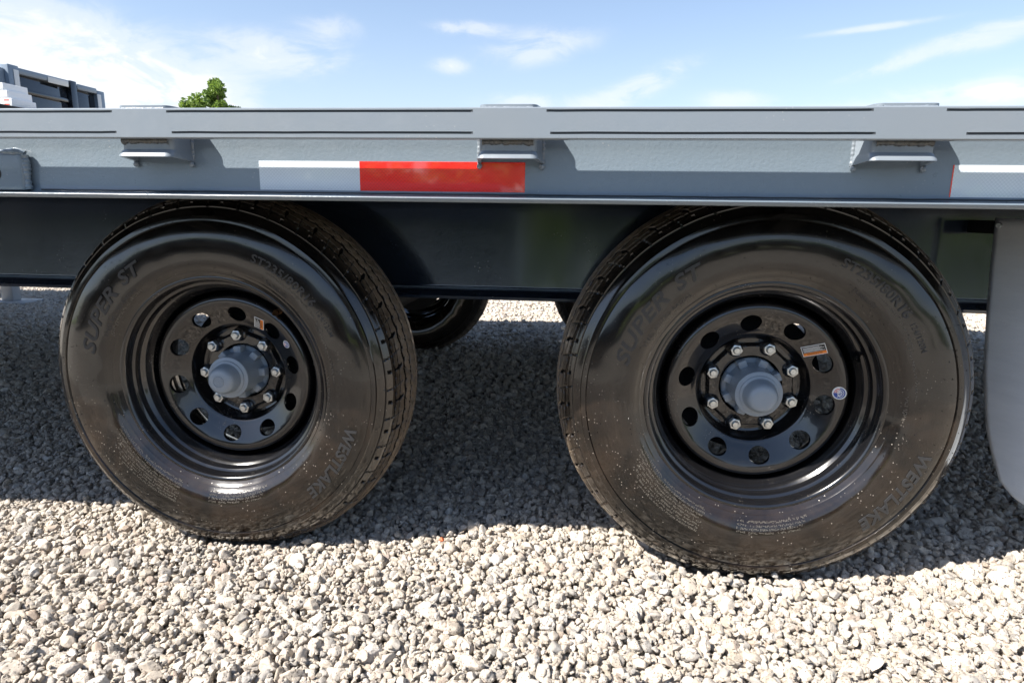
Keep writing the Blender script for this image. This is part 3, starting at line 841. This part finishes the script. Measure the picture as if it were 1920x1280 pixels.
rim_parts = [revolve(barrel, 160, flip=True)]
NA = 320; th = np.linspace(0, 2 * np.pi, NA, endpoint=False)
rad_in = np.concatenate([np.array([0.0590, 0.0600, 0.0620]), np.linspace(0.064, 0.1030, 34), np.array([0.1050, 0.1065, 0.1085, 0.1110, 0.1140])])
A, Rg = np.meshgrid(th, rad_in, indexing="ij"); Yg = disc_Y(Rg, A)
rim_parts.append(grid_vf(np.stack([np.cos(A) * Rg, Yg, np.sin(A) * Rg], -1), cu=True))
rad_out = np.array([0.1560, 0.1600, 0.1640, 0.1675, 0.1700, 0.1722, 0.1740, 0.1755, 0.1762])
A, Rg = np.meshgrid(th, rad_out, indexing="ij")
rim_parts.append(grid_vf(np.stack([np.cos(A) * Rg, disc_Y(Rg), np.sin(A) * Rg], -1), cu=True))
rim_parts.append(revolve([(-0.0150, 0.1762), (0.0000, 0.1790), (0.0300, 0.1842), (0.034, 0.1852)], 160))
rim_parts.append(revolve([(0.0180, 0.0590), (0.0330, 0.0580), (0.05, 0.058)], 96))
for k in range(10):
    ca = R(HOLE0 + 36 * k); hr, ht = 0.0178, R(18.0); r0, r1, rc = 0.1138, 0.1562, 0.1348
    bnd = []
    for s_ in np.linspace(-1, 1, 17)[:-1]: bnd.append((ht * s_, r0))
    for s_ in np.linspace(-1, 1, 17)[:-1]: bnd.append((ht, r0 + (r1 - r0) * (s_ + 1) / 2))
    for s_ in np.linspace(1, -1, 17)[:-1]: bnd.append((ht * s_, r1))
    for s_ in np.linspace(1, -1, 17)[:-1]: bnd.append((-ht, r0 + (r1 - r0) * (s_ + 1) / 2))
    G_ = []
    for a_, r_ in bnd:
        x_, y_ = a_ * rc, r_ - rc; q = math.atan2(y_ / 0.0160, x_ / 0.0190)
        hx, hy = 0.0190 * math.cos(q), 0.0160 * math.sin(q); row = []
        for s_ in (-2, -1, 0, 0.06, 0.2, 0.4, 0.7, 1.0):
            if s_ < 0: xx, yy, dz = hx * 1.02, hy * 1.02, (0.0075 if s_ == -2 else 0.0018)
            else:
                e_ = 1.05
                xx = hx * e_ + (x_ - hx * e_) * s_; yy = hy * e_ + (y_ - hy * e_) * s_; dz = 0.0
            aa, rr_ = ca + xx / rc, rc + yy
            row.append((math.cos(aa) * rr_, float(disc_Y(rr_)) + dz, math.sin(aa) * rr_))
        G_.append(row)
    rim_parts.append(grid_vf(np.array(G_), cu=True))
V, F = join_vf(rim_parts); rim_me = mesh_from("rim", V, F); rim_me.materials.append(M_RIM)
bm = bmesh.new(); bm.from_mesh(rim_me); bmesh.ops.remove_doubles(bm, verts=bm.verts, dist=0.0002); bm.to_mesh(rim_me); bm.free()

# hub with eight cast teeth, then the oil cap
hub_p = [revolve([(0.045, 0.0575), (0.026, 0.0570), (0.0235, 0.0545), (0.0230, 0.0470), (0.0100, 0.0460), (-0.0200, 0.0440), (-0.0400, 0.0425)], 96)]
for k in range(8):
    a_ = R(NUT0 + 45 * k); V, F = box_vf(0.0440, 0.0585, -0.0015, 0.030, -0.0085, 0.0085, 0.0022, 2)
    c, s = math.cos(a_), math.sin(a_)
    hub_p.append((np.stack([V[:, 0] * c - V[:, 2] * s, V[:, 1], V[:, 0] * s + V[:, 2] * c], -1), F))
V, F = join_vf(hub_p); hub_me = mesh_from("hub", V, F); hub_me.materials.append(M_HUB)
cap = [(-0.0380, 0.0425), (-0.0390, 0.0445), (-0.0440, 0.0452), (-0.0475, 0.0445), (-0.0490, 0.0420), (-0.0495, 0.0385), (-0.0500, 0.0375), (-0.0520, 0.0370), (-0.0535, 0.0345), (-0.0545, 0.0325), (-0.0650, 0.0305), (-0.0740, 0.0285), (-0.0790, 0.0262), (-0.0825, 0.0225), (-0.0842, 0.0180), (-0.0850, 0.0120), (-0.0853, 0.0060), (-0.0854, 0.0004)]
V, F = revolve(cap, 96)
emb = [revolve([(-0.0854, 0.0105), (-0.0862, 0.0110), (-0.0862, 0.0116), (-0.0850, 0.0121)], 48)]
for k in range(4):
    V2, F2 = box_vf(-0.008, 0.008, -0.0862, -0.0848, -0.0007, 0.0007, 0.0003, 1); V2[:, 2] += -0.0052 + 0.0034 * k
    c, s = math.cos(R(25)), math.sin(R(25)); emb.append((np.stack([V2[:, 0] * c - V2[:, 2] * s, V2[:, 1], V2[:, 0] * s + V2[:, 2] * c], -1), F2))
Vc, Fc = V, F
cap_me = mesh_from("hub_cap", Vc, Fc); cap_me.materials.append(M_HUB)
V, F = join_vf([(Vc, Fc)] + emb); cap2_me = mesh_from("hub_cap", V, F); cap2_me.materials.append(M_HUB)

# lug nut: cone seat, hex, stud end
def hexring(y, r_, n=6, ph=0.0): return [(r_ * math.cos(ph + 2 * math.pi * i / n), y, r_ * math.sin(ph + 2 * math.pi * i / n)) for i in range(n)]
nut_p = []
hexa = [hexring(0.0165, 0.0128), hexring(0.0030, 0.0128), hexring(0.0012, 0.0116), hexring(0.0006, 0.0096)]
nut_p.append(grid_vf(np.transpose(np.array(hexa), (1, 0, 2)), cu=True))
nut_p.append(revolve([(0.0006, 0.0096), (0.0004, 0.0074), (0.0010, 0.0070)], 24))
nut_p.append(revolve([(0.0020, 0.0068), (-0.0030, 0.0068), (-0.0045, 0.0058), (-0.0046, 0.0003)], 24))
V, F = join_vf(nut_p); nut_me = mesh_from("lug_nut", V, F); nut_me.materials.append(M_ZINC)
V, F = revolve([(0.0200, 0.0160), (0.0140, 0.0150), (0.0115, 0.0125)], 32); seat_me = mesh_from("nut_seat", V, F); seat_me.materials.append(M_RIM)

for me_ in (*letter_mes, tiny_me, nib_me, rim_me, hub_me, cap_me, cap2_me, nut_me, seat_me, tyre_me):
    me_.polygons.foreach_set("use_smooth", np.ones(len(me_.polygons), bool)); me_.set_sharp_from_angle(angle=R(32 if me_ is not tyre_me else 28))

V, F = join_vf([revolve([(0.045, 0.0005), (0.045, 0.112), (0.058, 0.128), (0.066, 0.150), (0.125, 0.152), (0.13, 0.155), (0.135, 0.0005)], 64)]); drum_me = mesh_from("brake_drum", V, F); drum_me.materials.append(M_UNDER)
valve_p = [bead([(0, 0.004, 0), (0, -0.006, 0), (0.001, -0.016, 0)], 0.0055, 1.0), bead([(0.001, -0.014, 0), (0.002, -0.028, -0.001)], 0.0040, 2.0)]
V, F = join_vf(valve_p); valve_me = mesh_from("valve_stem", V, F)


def sub(name, me_, parent, rot=0.0, loc=(0, 0, 0)):
    o = bpy.data.objects.new(name, me_); COL.objects.link(o); o.parent = parent; o.rotation_euler = (0, R(-rot), 0); o.location = loc
    return o


def on_disc(r_, a_): return Vector((math.cos(R(a_)) * r_, float(np.interp(r_, disc_r, disc_y)), math.sin(R(a_)) * r_))


def sticker(parent, a_, r_, w, h, tilt, band):
    """warning label: white border, black text panel, orange band; follows the cone of the disc"""
    c = on_disc(r_, a_); dr = Vector((math.cos(R(a_)), 0, math.sin(R(a_))))
    slope = (float(np.interp(r_ + .005, disc_r, disc_y)) - float(np.interp(r_ - .005, disc_r, disc_y))) / 0.01
    n_ = (Vector((0, -1, 0)) + dr * slope).normalized()
    ux = Vector((math.cos(R(tilt)), 0, math.sin(R(tilt)))); ux = (ux - n_ * ux.dot(n_)).normalized(); uy = ux.cross(n_); uy = -uy if uy.z < 0 else uy
    def pt(u, v, lift): return tuple(c + ux * u + uy * v + n_ * lift)
    def plate(u0, u1, v0, v1, l0, l1): 
        V = [pt(u, v, l) for l in (l0, l1) for u, v in ((u0, v0), (u1, v0), (u1, v1), (u0, v1))]
        return np.array(V), [(4, 5, 6, 7), (0, 1, 5, 4), (1, 2, 6, 5), (2, 3, 7, 6), (3, 0, 4, 7)]
    V, F = plate(-w / 2, w / 2, -h / 2, h / 2, 0.0005, 0.0014); base = link("warning_label", mesh_from("warning_label", V, F), M_WHITE, parent, smooth=False)
    e = 0.0012; V, F = plate(-w / 2 + e, w / 2 - e, -h / 2 + e, h / 2 - e, 0.0014, 0.0016)
    me_ = mesh_from("warning_label", *join_vf([(np.array([v_.co[:] for v_ in base.data.vertices]), [tuple(p.vertices) for p in base.data.polygons]), (V, F)]))
    me_.materials.append(M_WHITE); me_.materials.append(M_BLACKP); me_.materials.append(M_ORANGE)
    parts = [(V, F)]; extra = []
    if band == "low": extra.append((plate(-w / 2 + e, w / 2 - e, -h / 2 + e, -h / 2 + e + h * 0.27, 0.0016, 0.0018), 2))
    else: extra.append((plate(w / 2 - e - w * 0.27, w / 2 - e, -h / 2 + e, h / 2 - e, 0.0016, 0.0018), 2))
    nl = 6
    for i in range(nl):
        if band == "low":
            v_ = -h / 2 + h * 0.40 + i * (h * 0.50 / nl); extra.append((plate(-w / 2 + 0.003, w / 2 - 0.003 - 0.004 * (i % 3), v_, v_ + h * 0.035, 0.0016, 0.0018), 0))
        else:
            u_ = -w / 2 + w * 0.09 + i * (w * 0.56 / nl); extra.append((plate(u_, u_ + w * 0.035, -h / 2 + 0.003, h / 2 - 0.003 - 0.004 * (i % 3), 0.0016, 0.0018), 0))
    # the band's heading, set along it
    Vt, Ft = text_vf("WARNING", 1.0, 0.0, 0.01)
    x0, x1 = Vt[:, 0].min(), Vt[:, 0].max(); un = (Vt[:, 0] - x0) / (x1 - x0) - 0.5; vn = Vt[:, 1] / 0.7 - 0.5
    if band == "low": L = [pt(-q * w * 0.62, -h / 2 + e + h * 0.135 - k_ * h * 0.15, 0.0019) for q, k_ in zip(un, vn)]
    else: L = [pt(w / 2 - e - w * 0.135 + k_ * w * 0.15, -q * h * 0.62, 0.0019) for q, k_ in zip(un, vn)]
    extra.append(((np.array(L), Ft), 1))
    allp = [(np.array([v_.co[:] for v_ in base.data.vertices]), [tuple(p.vertices) for p in base.data.polygons]), (V, F)] + [q[0] for q in extra]
    mats = [0, 1] + [q[1] for q in extra]
    Va, Fa = join_vf(allp); me_ = mesh_from("warning_label", Va, Fa)
    for mm in (M_WHITE, M_BLACKP, M_ORANGE): me_.materials.append(mm)
    idx = []
    for (v_, f_), mt in zip(allp, mats): idx += [mt] * len(f_)
    me_.polygons.foreach_set("material_index", np.array(idx, np.int32)); base.data = me_


def round_sticker(parent, a_, r_, rad_, tilt):
    c = on_disc(r_, a_); dr = Vector((math.cos(R(a_)), 0, math.sin(R(a_))))
    slope = (float(np.interp(r_ + .003, disc_r, disc_y)) - float(np.interp(r_ - .003, disc_r, disc_y))) / 0.006
    n_ = (Vector((0, -1, 0)) + dr * slope).normalized(); ux = Vector((math.cos(R(tilt)), 0, math.sin(R(tilt)))); ux = (ux - n_ * ux.dot(n_)).normalized(); uy = n_.cross(ux)
    if uy.z < 0: uy = -uy
    allp, idx = [], []
    def disk(r0, r1, a0, a1, lift, mt, n=20):
        V = []; 
        for i in range(n + 1):
            q = R(a0 + (a1 - a0) * i / n)
            for rr_ in (r0, r1): V.append(tuple(c + (ux * math.cos(q) + uy * math.sin(q)) * rr_ + n_ * lift))
        F = [(2 * i, 2 * i + 1, 2 * i + 3, 2 * i + 2) for i in range(n)]; allp.append((np.array(V), F)); idx.extend([mt] * len(F))
    disk(0.0001, rad_, 0, 360, 0.0012, 0)
    disk(rad_, rad_ + 0.0003, 0, 360, 0.0006, 0)
    disk(0.0001, rad_ * 0.84, -90, 90, 0.0014, 1); disk(0.0001, rad_ * 0.84, 180, 270, 0.0014, 1)
    for i in range(3): disk(rad_ * (0.2 + 0.22 * i), rad_ * (0.31 + 0.22 * i), 92, 178, 0.0014, 2)
    disk(rad_ * 0.30, rad_ * 0.42, -90, 90, 0.0016, 0); disk(rad_ * 0.58, rad_ * 0.66, -90, 90, 0.0016, 0)
    Vt, Ft = text_vf("USA", 1.0, 0.0, 0.03)
    x0, x1 = Vt[:, 0].min(), Vt[:, 0].max(); un = (Vt[:, 0] - x0) / (x1 - x0) - 0.5; vn = Vt[:, 1] / 0.7 - 0.5
    L = np.array([tuple(c + uy * (-q * rad_ * 1.3) + ux * (k_ * rad_ * 0.42 - rad_ * 0.05) + n_ * 0.0018) for q, k_ in zip(un, vn)]); allp.append((L, Ft)); idx.extend([0] * len(Ft))
    Va, Fa = join_vf(allp); me_ = mesh_from("round_sticker", Va, Fa)
    for mm in (M_WHITE, M_BLUEP, M_REDP): me_.materials.append(mm)
    me_.polygons.foreach_set("material_index", np.array(idx, np.int32)); link("round_sticker", me_, None, parent, smooth=False)


def wheel(loc, rho, tyre_rot, detail=True, cap_mesh=None):
    w = empty("wheel", OFF + Vector(loc), trailer)
    ty = sub("tyre", tyre_me, w, tyre_rot)
    sub("rim", rim_me, w, rho); sub("hub", hub_me, w, rho); sub("hub_cap", cap_mesh or cap_me, w, 0); sub("brake_drum", drum_me, w)
    if detail:
        [sub("moulded_word", q, w, tyre_rot) for q in letter_mes]; sub("moulding_nibs", nib_me, w, tyre_rot); sub("small_print", tiny_me, w, tyre_rot)["kind"] = "stuff"
        for k in range(8):
            a_ = R(NUT0 + 45 * k + rho); p_ = (0.08255 * math.cos(a_), 0, 0.08255 * math.sin(a_))
            sub("lug_nut", nut_me, w, 17 * k + rho, p_); sub("nut_seat", seat_me, w, 0, p_)
        [c_ for c_ in w.children if c_.name.startswith("moulding_nibs")][0]["kind"] = "stuff"
    return w


wl = wheel(WHEELS[0], 0.0, 0.0, cap_mesh=cap2_me)
wr = wheel(WHEELS[1], -21.5, -1.0)
sticker(wl, 61.5, 0.131, 0.0225, 0.0275, -18, "side"); round_sticker(wl, 30.5, 0.1440, 0.0085, 50)
sticker(wr, 39.5, 0.1335, 0.0440, 0.0215, 24, "low"); round_sticker(wr, 1.5, 0.1545, 0.0125, 0)
for w_, a_, brass in ((wl, 51.5, True), (wr, 25.0, False)):
    o = link("valve_stem", valve_me.copy(), M_BRASS if brass else M_RIM, w_)
    r_ = 0.1850 if not brass else 0.184; o.location = (math.cos(R(a_)) * r_, -0.030, math.sin(R(a_)) * r_)
# far side wheels, seen from behind through the gap
for lx, rz in ((-0.115, 0.355), (0.985, 0.368)):
    w = wheel((lx, 2.10, rz), 0.0, 0.0, detail=False); w.rotation_euler = (0, 0, math.pi)
for x_, z_ in ((0.0, 0.359), (1.0912, 0.378)):
    V, F = revolve([(0.16, 0.0005), (0.16, 0.042), (2.0, 0.042), (2.0, 0.0005)], 32); V = V + np.array([x_, 0, z_]); part("axle", V, F, M_UNDER)
# ------------------------------------------------------------------ pebbles lying apart
def pebble(name, loc, r_, seed, tint, label, mat=None):
    me_ = stone_mesh(seed, 3).copy(); V = np.array([v.co[:] for v in me_.vertices]) * r_
    me_.vertices.foreach_set("co", V.astype(np.float32).ravel())
    me_.materials.clear(); me_.materials.append(mat); me_.update()
    o = bpy.data.objects.new(name, me_); COL.objects.link(o); o.location = loc; o.rotation_euler = (0.3, 0.2, seed)
    return tag(o, label, "pebble")


M_ORST, t, b = material("orange_stone", (0.50, 0.11, 0.03), 0.5); v = coords(t)
t.l(t.ramp(noise(t, v, 160, 4), [(0.3, (0.32, 0.06, 0.02)), (0.7, (0.62, 0.16, 0.05))]), b.inputs["Base Color"])
M_PALEST, t, b = material("pale_stone", (0.55, 0.54, 0.52), 0.85); v = coords(t)
t.l(t.ramp(noise(t, v, 260, 4), [(0.3, (0.30, 0.29, 0.27)), (0.6, (0.60, 0.59, 0.57))]), b.inputs["Base Color"]); bump(t, b, noise(t, v, 300, 4), 0.001)
gz = float(ground_h(0.459, 0.012))
pebble("orange_pebble", (0.4575, 0.004, gz + 0.0175), 0.0068, 31, 0.5, "small orange pebble on the gravel at the edge of the trailer's shadow", M_ORST)


def on_tread(ang, yoff, lift):
    r_ = 0.389 + lift; return (WHEELS[1][0] + math.cos(R(ang)) * r_, WHEELS[1][1] + TYC + yoff, WHEELS[1][2] + math.sin(R(ang)) * r_)


pebble("white_pebble", on_tread(164.0, 0.000, 0.0045), 0.0068, 41, 0.5, "larger white pebble stuck to the left edge of the right tyre's tread", M_PALEST)
pebble("white_pebble", on_tread(168.8, 0.020, 0.0035), 0.0046, 43, 0.5, "smaller white pebble stuck on the right tyre just below the larger one", M_PALEST)

# ------------------------------------------------------------------ background: high-sided trailer at the left
M_BLUEG = paint("blue_grey_body_paint", (0.17, 0.22, 0.28), 0.3, peel=0.0001, dust=0.1)
M_GLOSSK, _, _ = material("gloss_black_panel", (0.012, 0.014, 0.018), 0.06, coat=0.8, coat_rough=0.03)
M_PALET, _, _ = material("pale_tape", (0.62, 0.63, 0.62), 0.4)
bt = empty("high_sided_trailer", (-4.1, 3.4, 0.0))
tag(bt, "dark high sided trailer with glossy black panels beyond the flatbed", "trailer")
BO = Vector((4.1, -3.4, 0.0))
def bpart(name, dims, mat, bev=0.004): return link(name, mesh_from(name, *box_vf(*dims, bev=bev)), mat, bt, BO)
bpart("front_panel", (-4.10, -4.00, 2.2, 3.845, 0.85, 1.80), M_BLUEG)
bpart("corner_post", (-4.08, -3.965, 3.847, 3.955, 0.80, 1.835), M_BLUEG, 0.008)
bpart("white_strip", (-3.963, -3.960, 3.895, 3.945, 1.30, 1.80), M_PALET, 0.0005)
sp = bpart("side_panel", (-4.07, -4.01, 3.957, 4.505, 0.85, 1.775), M_GLOSSK)
for z in (1.45, 1.63): bpart("panel_rib", (-4.01, -3.985, 3.965, 4.50, z, z + 0.035), M_GLOSSK, 0.008)
bpart("top_rail", (-4.08, -3.975, 3.957, 4.505, 1.776, 1.825), M_BLUEG, 0.006)
bpart("white_strip", (-3.974, -3.971, 4.26, 4.49, 1.765, 1.815), M_PALET, 0.0005)
bpart("corner_post", (-4.08, -3.97, 4.515, 4.59, 0.80, 1.83), M_GLOSSK, 0.008)
bpart("side_panel", (-4.07, -4.01, 4.602, 4.85, 0.85, 1.765), M_GLOSSK)
bpart("top_rail", (-4.08, -3.975, 4.602, 4.85, 1.766, 1.815), M_BLUEG, 0.006)
bpart("white_strip", (-3.974, -3.971, 4.845, 4.895, 1.35, 1.765), M_PALET, 0.0005)
bpart("corner_post", (-4.08, -3.975, 4.852, 4.95, 0.80, 1.80), M_BLUEG, 0.008)
bpart("frame", (-4.35, -3.98, 2.2, 4.95, 0.70, 0.845), M_UNDER, 0.01)
bpart("front_panel", (-6.2, -4.12, 2.9, 2.96, 0.85, 1.80), M_BLUEG)
bpart("toolbox", (-4.00, -3.00, 2.60, 3.20, 0.95, 1.345), M_UNDER, 0.01)
M_LEG, _, _ = material("galvanised_leg", (0.34, 0.35, 0.36), 0.5, metal=0.3)
leg = bpart("jack_leg", (-3.745, -3.645, 3.26, 3.34, -0.03, 0.80), M_LEG, 0.008)
link("foot_plate", mesh_from("foot_plate", *box_vf(-3.83, -3.50, 3.18, 3.42, -0.045, -0.028, 0.003)), M_LEG, leg)
# cartons stacked on the toolbox
M_CART, t, b = material("white_cardboard", (0.88, 0.88, 0.87), 0.7)
M_REDINK, _, _ = material("red_ink", (0.6, 0.09, 0.06), 0.6)
def carton(x0, x1, z0, z1, label, marks):
    c0 = empty("white_carton", ((x0 + x1) / 2, 2.95, z0)); tag(c0, label, "carton", "white cartons stacked on the trailer behind")
    o = Vector((-(x0 + x1) / 2, -2.95, -z0))
    link("carton_body", mesh_from("carton_body", *box_vf(x0, x1, 2.85, 3.05, z0, z1, 0.003)), M_CART, c0, o)
    for z in marks: link("red_mark", mesh_from("red_mark", *box_vf(x1 - 0.055, x1 - 0.018, 2.8488, 2.8500, z, z + 0.008, 0)), M_REDINK, c0, o, smooth=False)
carton(-3.40, -3.055, 1.346, 1.402, "white carton with red marks at the bottom of the stack", (1.358, 1.386))
carton(-3.40, -3.080, 1.403, 1.452, "white carton in the middle of the stack behind the flatbed", ())
carton(-3.40, -3.105, 1.453, 1.500, "white carton on top of the stack behind the flatbed", ())


# ------------------------------------------------------------------ trees
M_BARK, t, b = material("bark", (0.10, 0.08, 0.06), 0.9); v = coords(t); bump(t, b, noise(t, v, 9, 6, 0.7), 0.05)
M_LEAF, t, b = material("leaf", (0.07, 0.14, 0.025), 0.55)
oi = t.n("ShaderNodeAttribute"); oi.attribute_name = "shade"
t.l(t.ramp(oi.outputs["Fac"], [(0.0, (0.06, 0.11, 0.02)), (0.5, (0.12, 0.20, 0.035)), (1.0, (0.19, 0.27, 0.055))]), b.inputs["Base Color"])
b.inputs["Transmission Weight"].default_value = 0.0
tr = t.n("ShaderNodeBsdfTranslucent"); tr.inputs[0].default_value = (0.24, 0.36, 0.06, 1)
mx = t.n("ShaderNodeMixShader", i_0=0.32); t.l(b.outputs[0], mx.inputs[1]); t.l(tr.outputs[0], mx.inputs[2])
t.l(mx.outputs[0], m_.outputs[0] if False else bpy.data.materials["leaf"].node_tree.nodes["Material Output"].inputs[0])


def leaf_mesh(name, centers, radii, n, size, seed):
    g_ = np.random.default_rng(seed); k = g_.integers(0, len(centers), n)
    d = g_.normal(size=(n, 3)); d /= np.linalg.norm(d, axis=1)[:, None]
    rr_ = radii[k] * g_.random(n) ** 0.45
    P_ = centers[k] + d * rr_[:, None] * np.array([1, 1, 0.8])
    a_ = g_.normal(size=(n, 3)); a_ /= np.linalg.norm(a_, axis=1)[:, None]; b_ = np.cross(a_, g_.normal(size=(n, 3))); b_ /= np.linalg.norm(b_, axis=1)[:, None]
    s_ = size * g_.uniform(0.6, 1.3, n)[:, None]
    V = np.stack([P_ - a_ * s_, P_ - b_ * s_ * 0.55, P_ + a_ * s_, P_ + b_ * s_ * 0.55], 1).reshape(-1, 3)
    F = np.arange(4 * n).reshape(n, 4); me_ = fast_mesh(name, V, F); me_.materials.append(M_LEAF)
    at_ = me_.attributes.new("shade", "FLOAT", "FACE"); at_.data.foreach_set("value", np.clip(g_.normal(0.5, 0.25, n), 0, 1).astype(np.float32))
    return me_


def tree(loc, height, crown_r, seed, label):
    rs = random.Random(seed); t0 = empty("broadleaf_tree", loc); tag(t0, label, "tree")
    base_h = height * 0.36; limbs = []
    limbs.append(bead([(0, 0, -0.3), (0.05, 0, base_h * 0.5), (0.0, 0.05, base_h), (0.1, 0, height * 0.7), (0, 0, height * 0.93)], 0.26, seed))
    cs, rd = [], []
    for k in range(34):
        a_ = rs.uniform(0, 2 * math.pi); q = rs.random() ** 0.6; zc = base_h + (height - base_h) * rs.random() ** 0.8
        w_ = math.sqrt(max(0.0, 1 - ((zc - base_h) / (height - base_h) * 1.02) ** 2.6)) * crown_r
        p = (math.cos(a_) * q * w_, math.sin(a_) * q * w_, zc - 0.4)
        cs.append(p); rd.append(rs.uniform(0.45, 0.85) * crown_r * 0.30)
        if k % 2 == 0: limbs.append(bead([(0, 0, max(base_h * 0.7, p[2] - crown_r * 0.8)), (p[0] * 0.5, p[1] * 0.5, p[2] - crown_r * 0.25), p], 0.07, k))
    V, F = join_vf(limbs); link("trunk", mesh_from("trunk", V, F), M_BARK, t0)
    link("crown", leaf_mesh("crown", np.array(cs), np.array(rd), 9000, 0.17, seed), None, t0, smooth=False)
    return t0


tree((-31.4, 55, 0), 11.5, 3.3, 3, "leafy green tree whose crown shows above the rail at the left")

# what the gloss paint mirrors: the yard's other side, behind the camera
def bank(name, y, x0, x1, n, h, seed, size):
    g_ = np.random.default_rng(seed); cx = g_.uniform(x0, x1, n); cyy = y + g_.uniform(-4, 4, n); ch = h * g_.uniform(0.2, 0.95, n)
    me_ = leaf_mesh(name, np.stack([cx, cyy, ch], -1), g_.uniform(0.8, 1.6, n), n * 90, size, seed)
    o = link(name, me_, None, smooth=False); o["kind"] = "stuff"; tag(o, "belt of leafy trees and shrubs along the far edge of the yard", "trees")
    return o


bank("tree_belt", -42, -70, 70, 420, 4.2, 11, 0.35)
def parked(x0, x1, label, dy=0.0, zb=0.14):
    c0 = empty("parked_trailer", ((x0 + x1) / 2, -5.0 + dy, 0)); tag(c0, label, "trailer"); o = Vector((-(x0 + x1) / 2, 5.0, 0))
    link("side_wall", mesh_from("side_wall", *box_vf(x0, x1, -7.2, -5.2, zb, 0.88, 0.01)), M_BEAM, c0, o)
    link("top_rail", mesh_from("top_rail", *box_vf(x0, x1, -5.18, -5.12, 0.82, 0.885, 0.01)), M_BEAM, c0, o)
    xm = (x0 + x1) / 2
    for q in (-0.55, 0.55):
        V, F = revolve([(-5.02, 0.0005), (-5.02, 0.20), (-4.96, 0.22), (-4.94, 0.30), (-4.96, 0.37), (-5.00, 0.385), (-5.18, 0.385), (-5.195, 0.3), (-5.195, 0.0005)], 48)
        V = V + np.array([xm + q, 0, 0.375]); link("wheel", mesh_from("wheel", V, F), M_TYRE, c0, o)
parked(0.62, 4.20, "dark flatbed trailer parked behind the camera, opposite the right wheel", 0.0, 0.36)
parked(-7.5, 0.20, "dark flatbed trailer parked behind the camera, opposite the left wheel", 1.6)
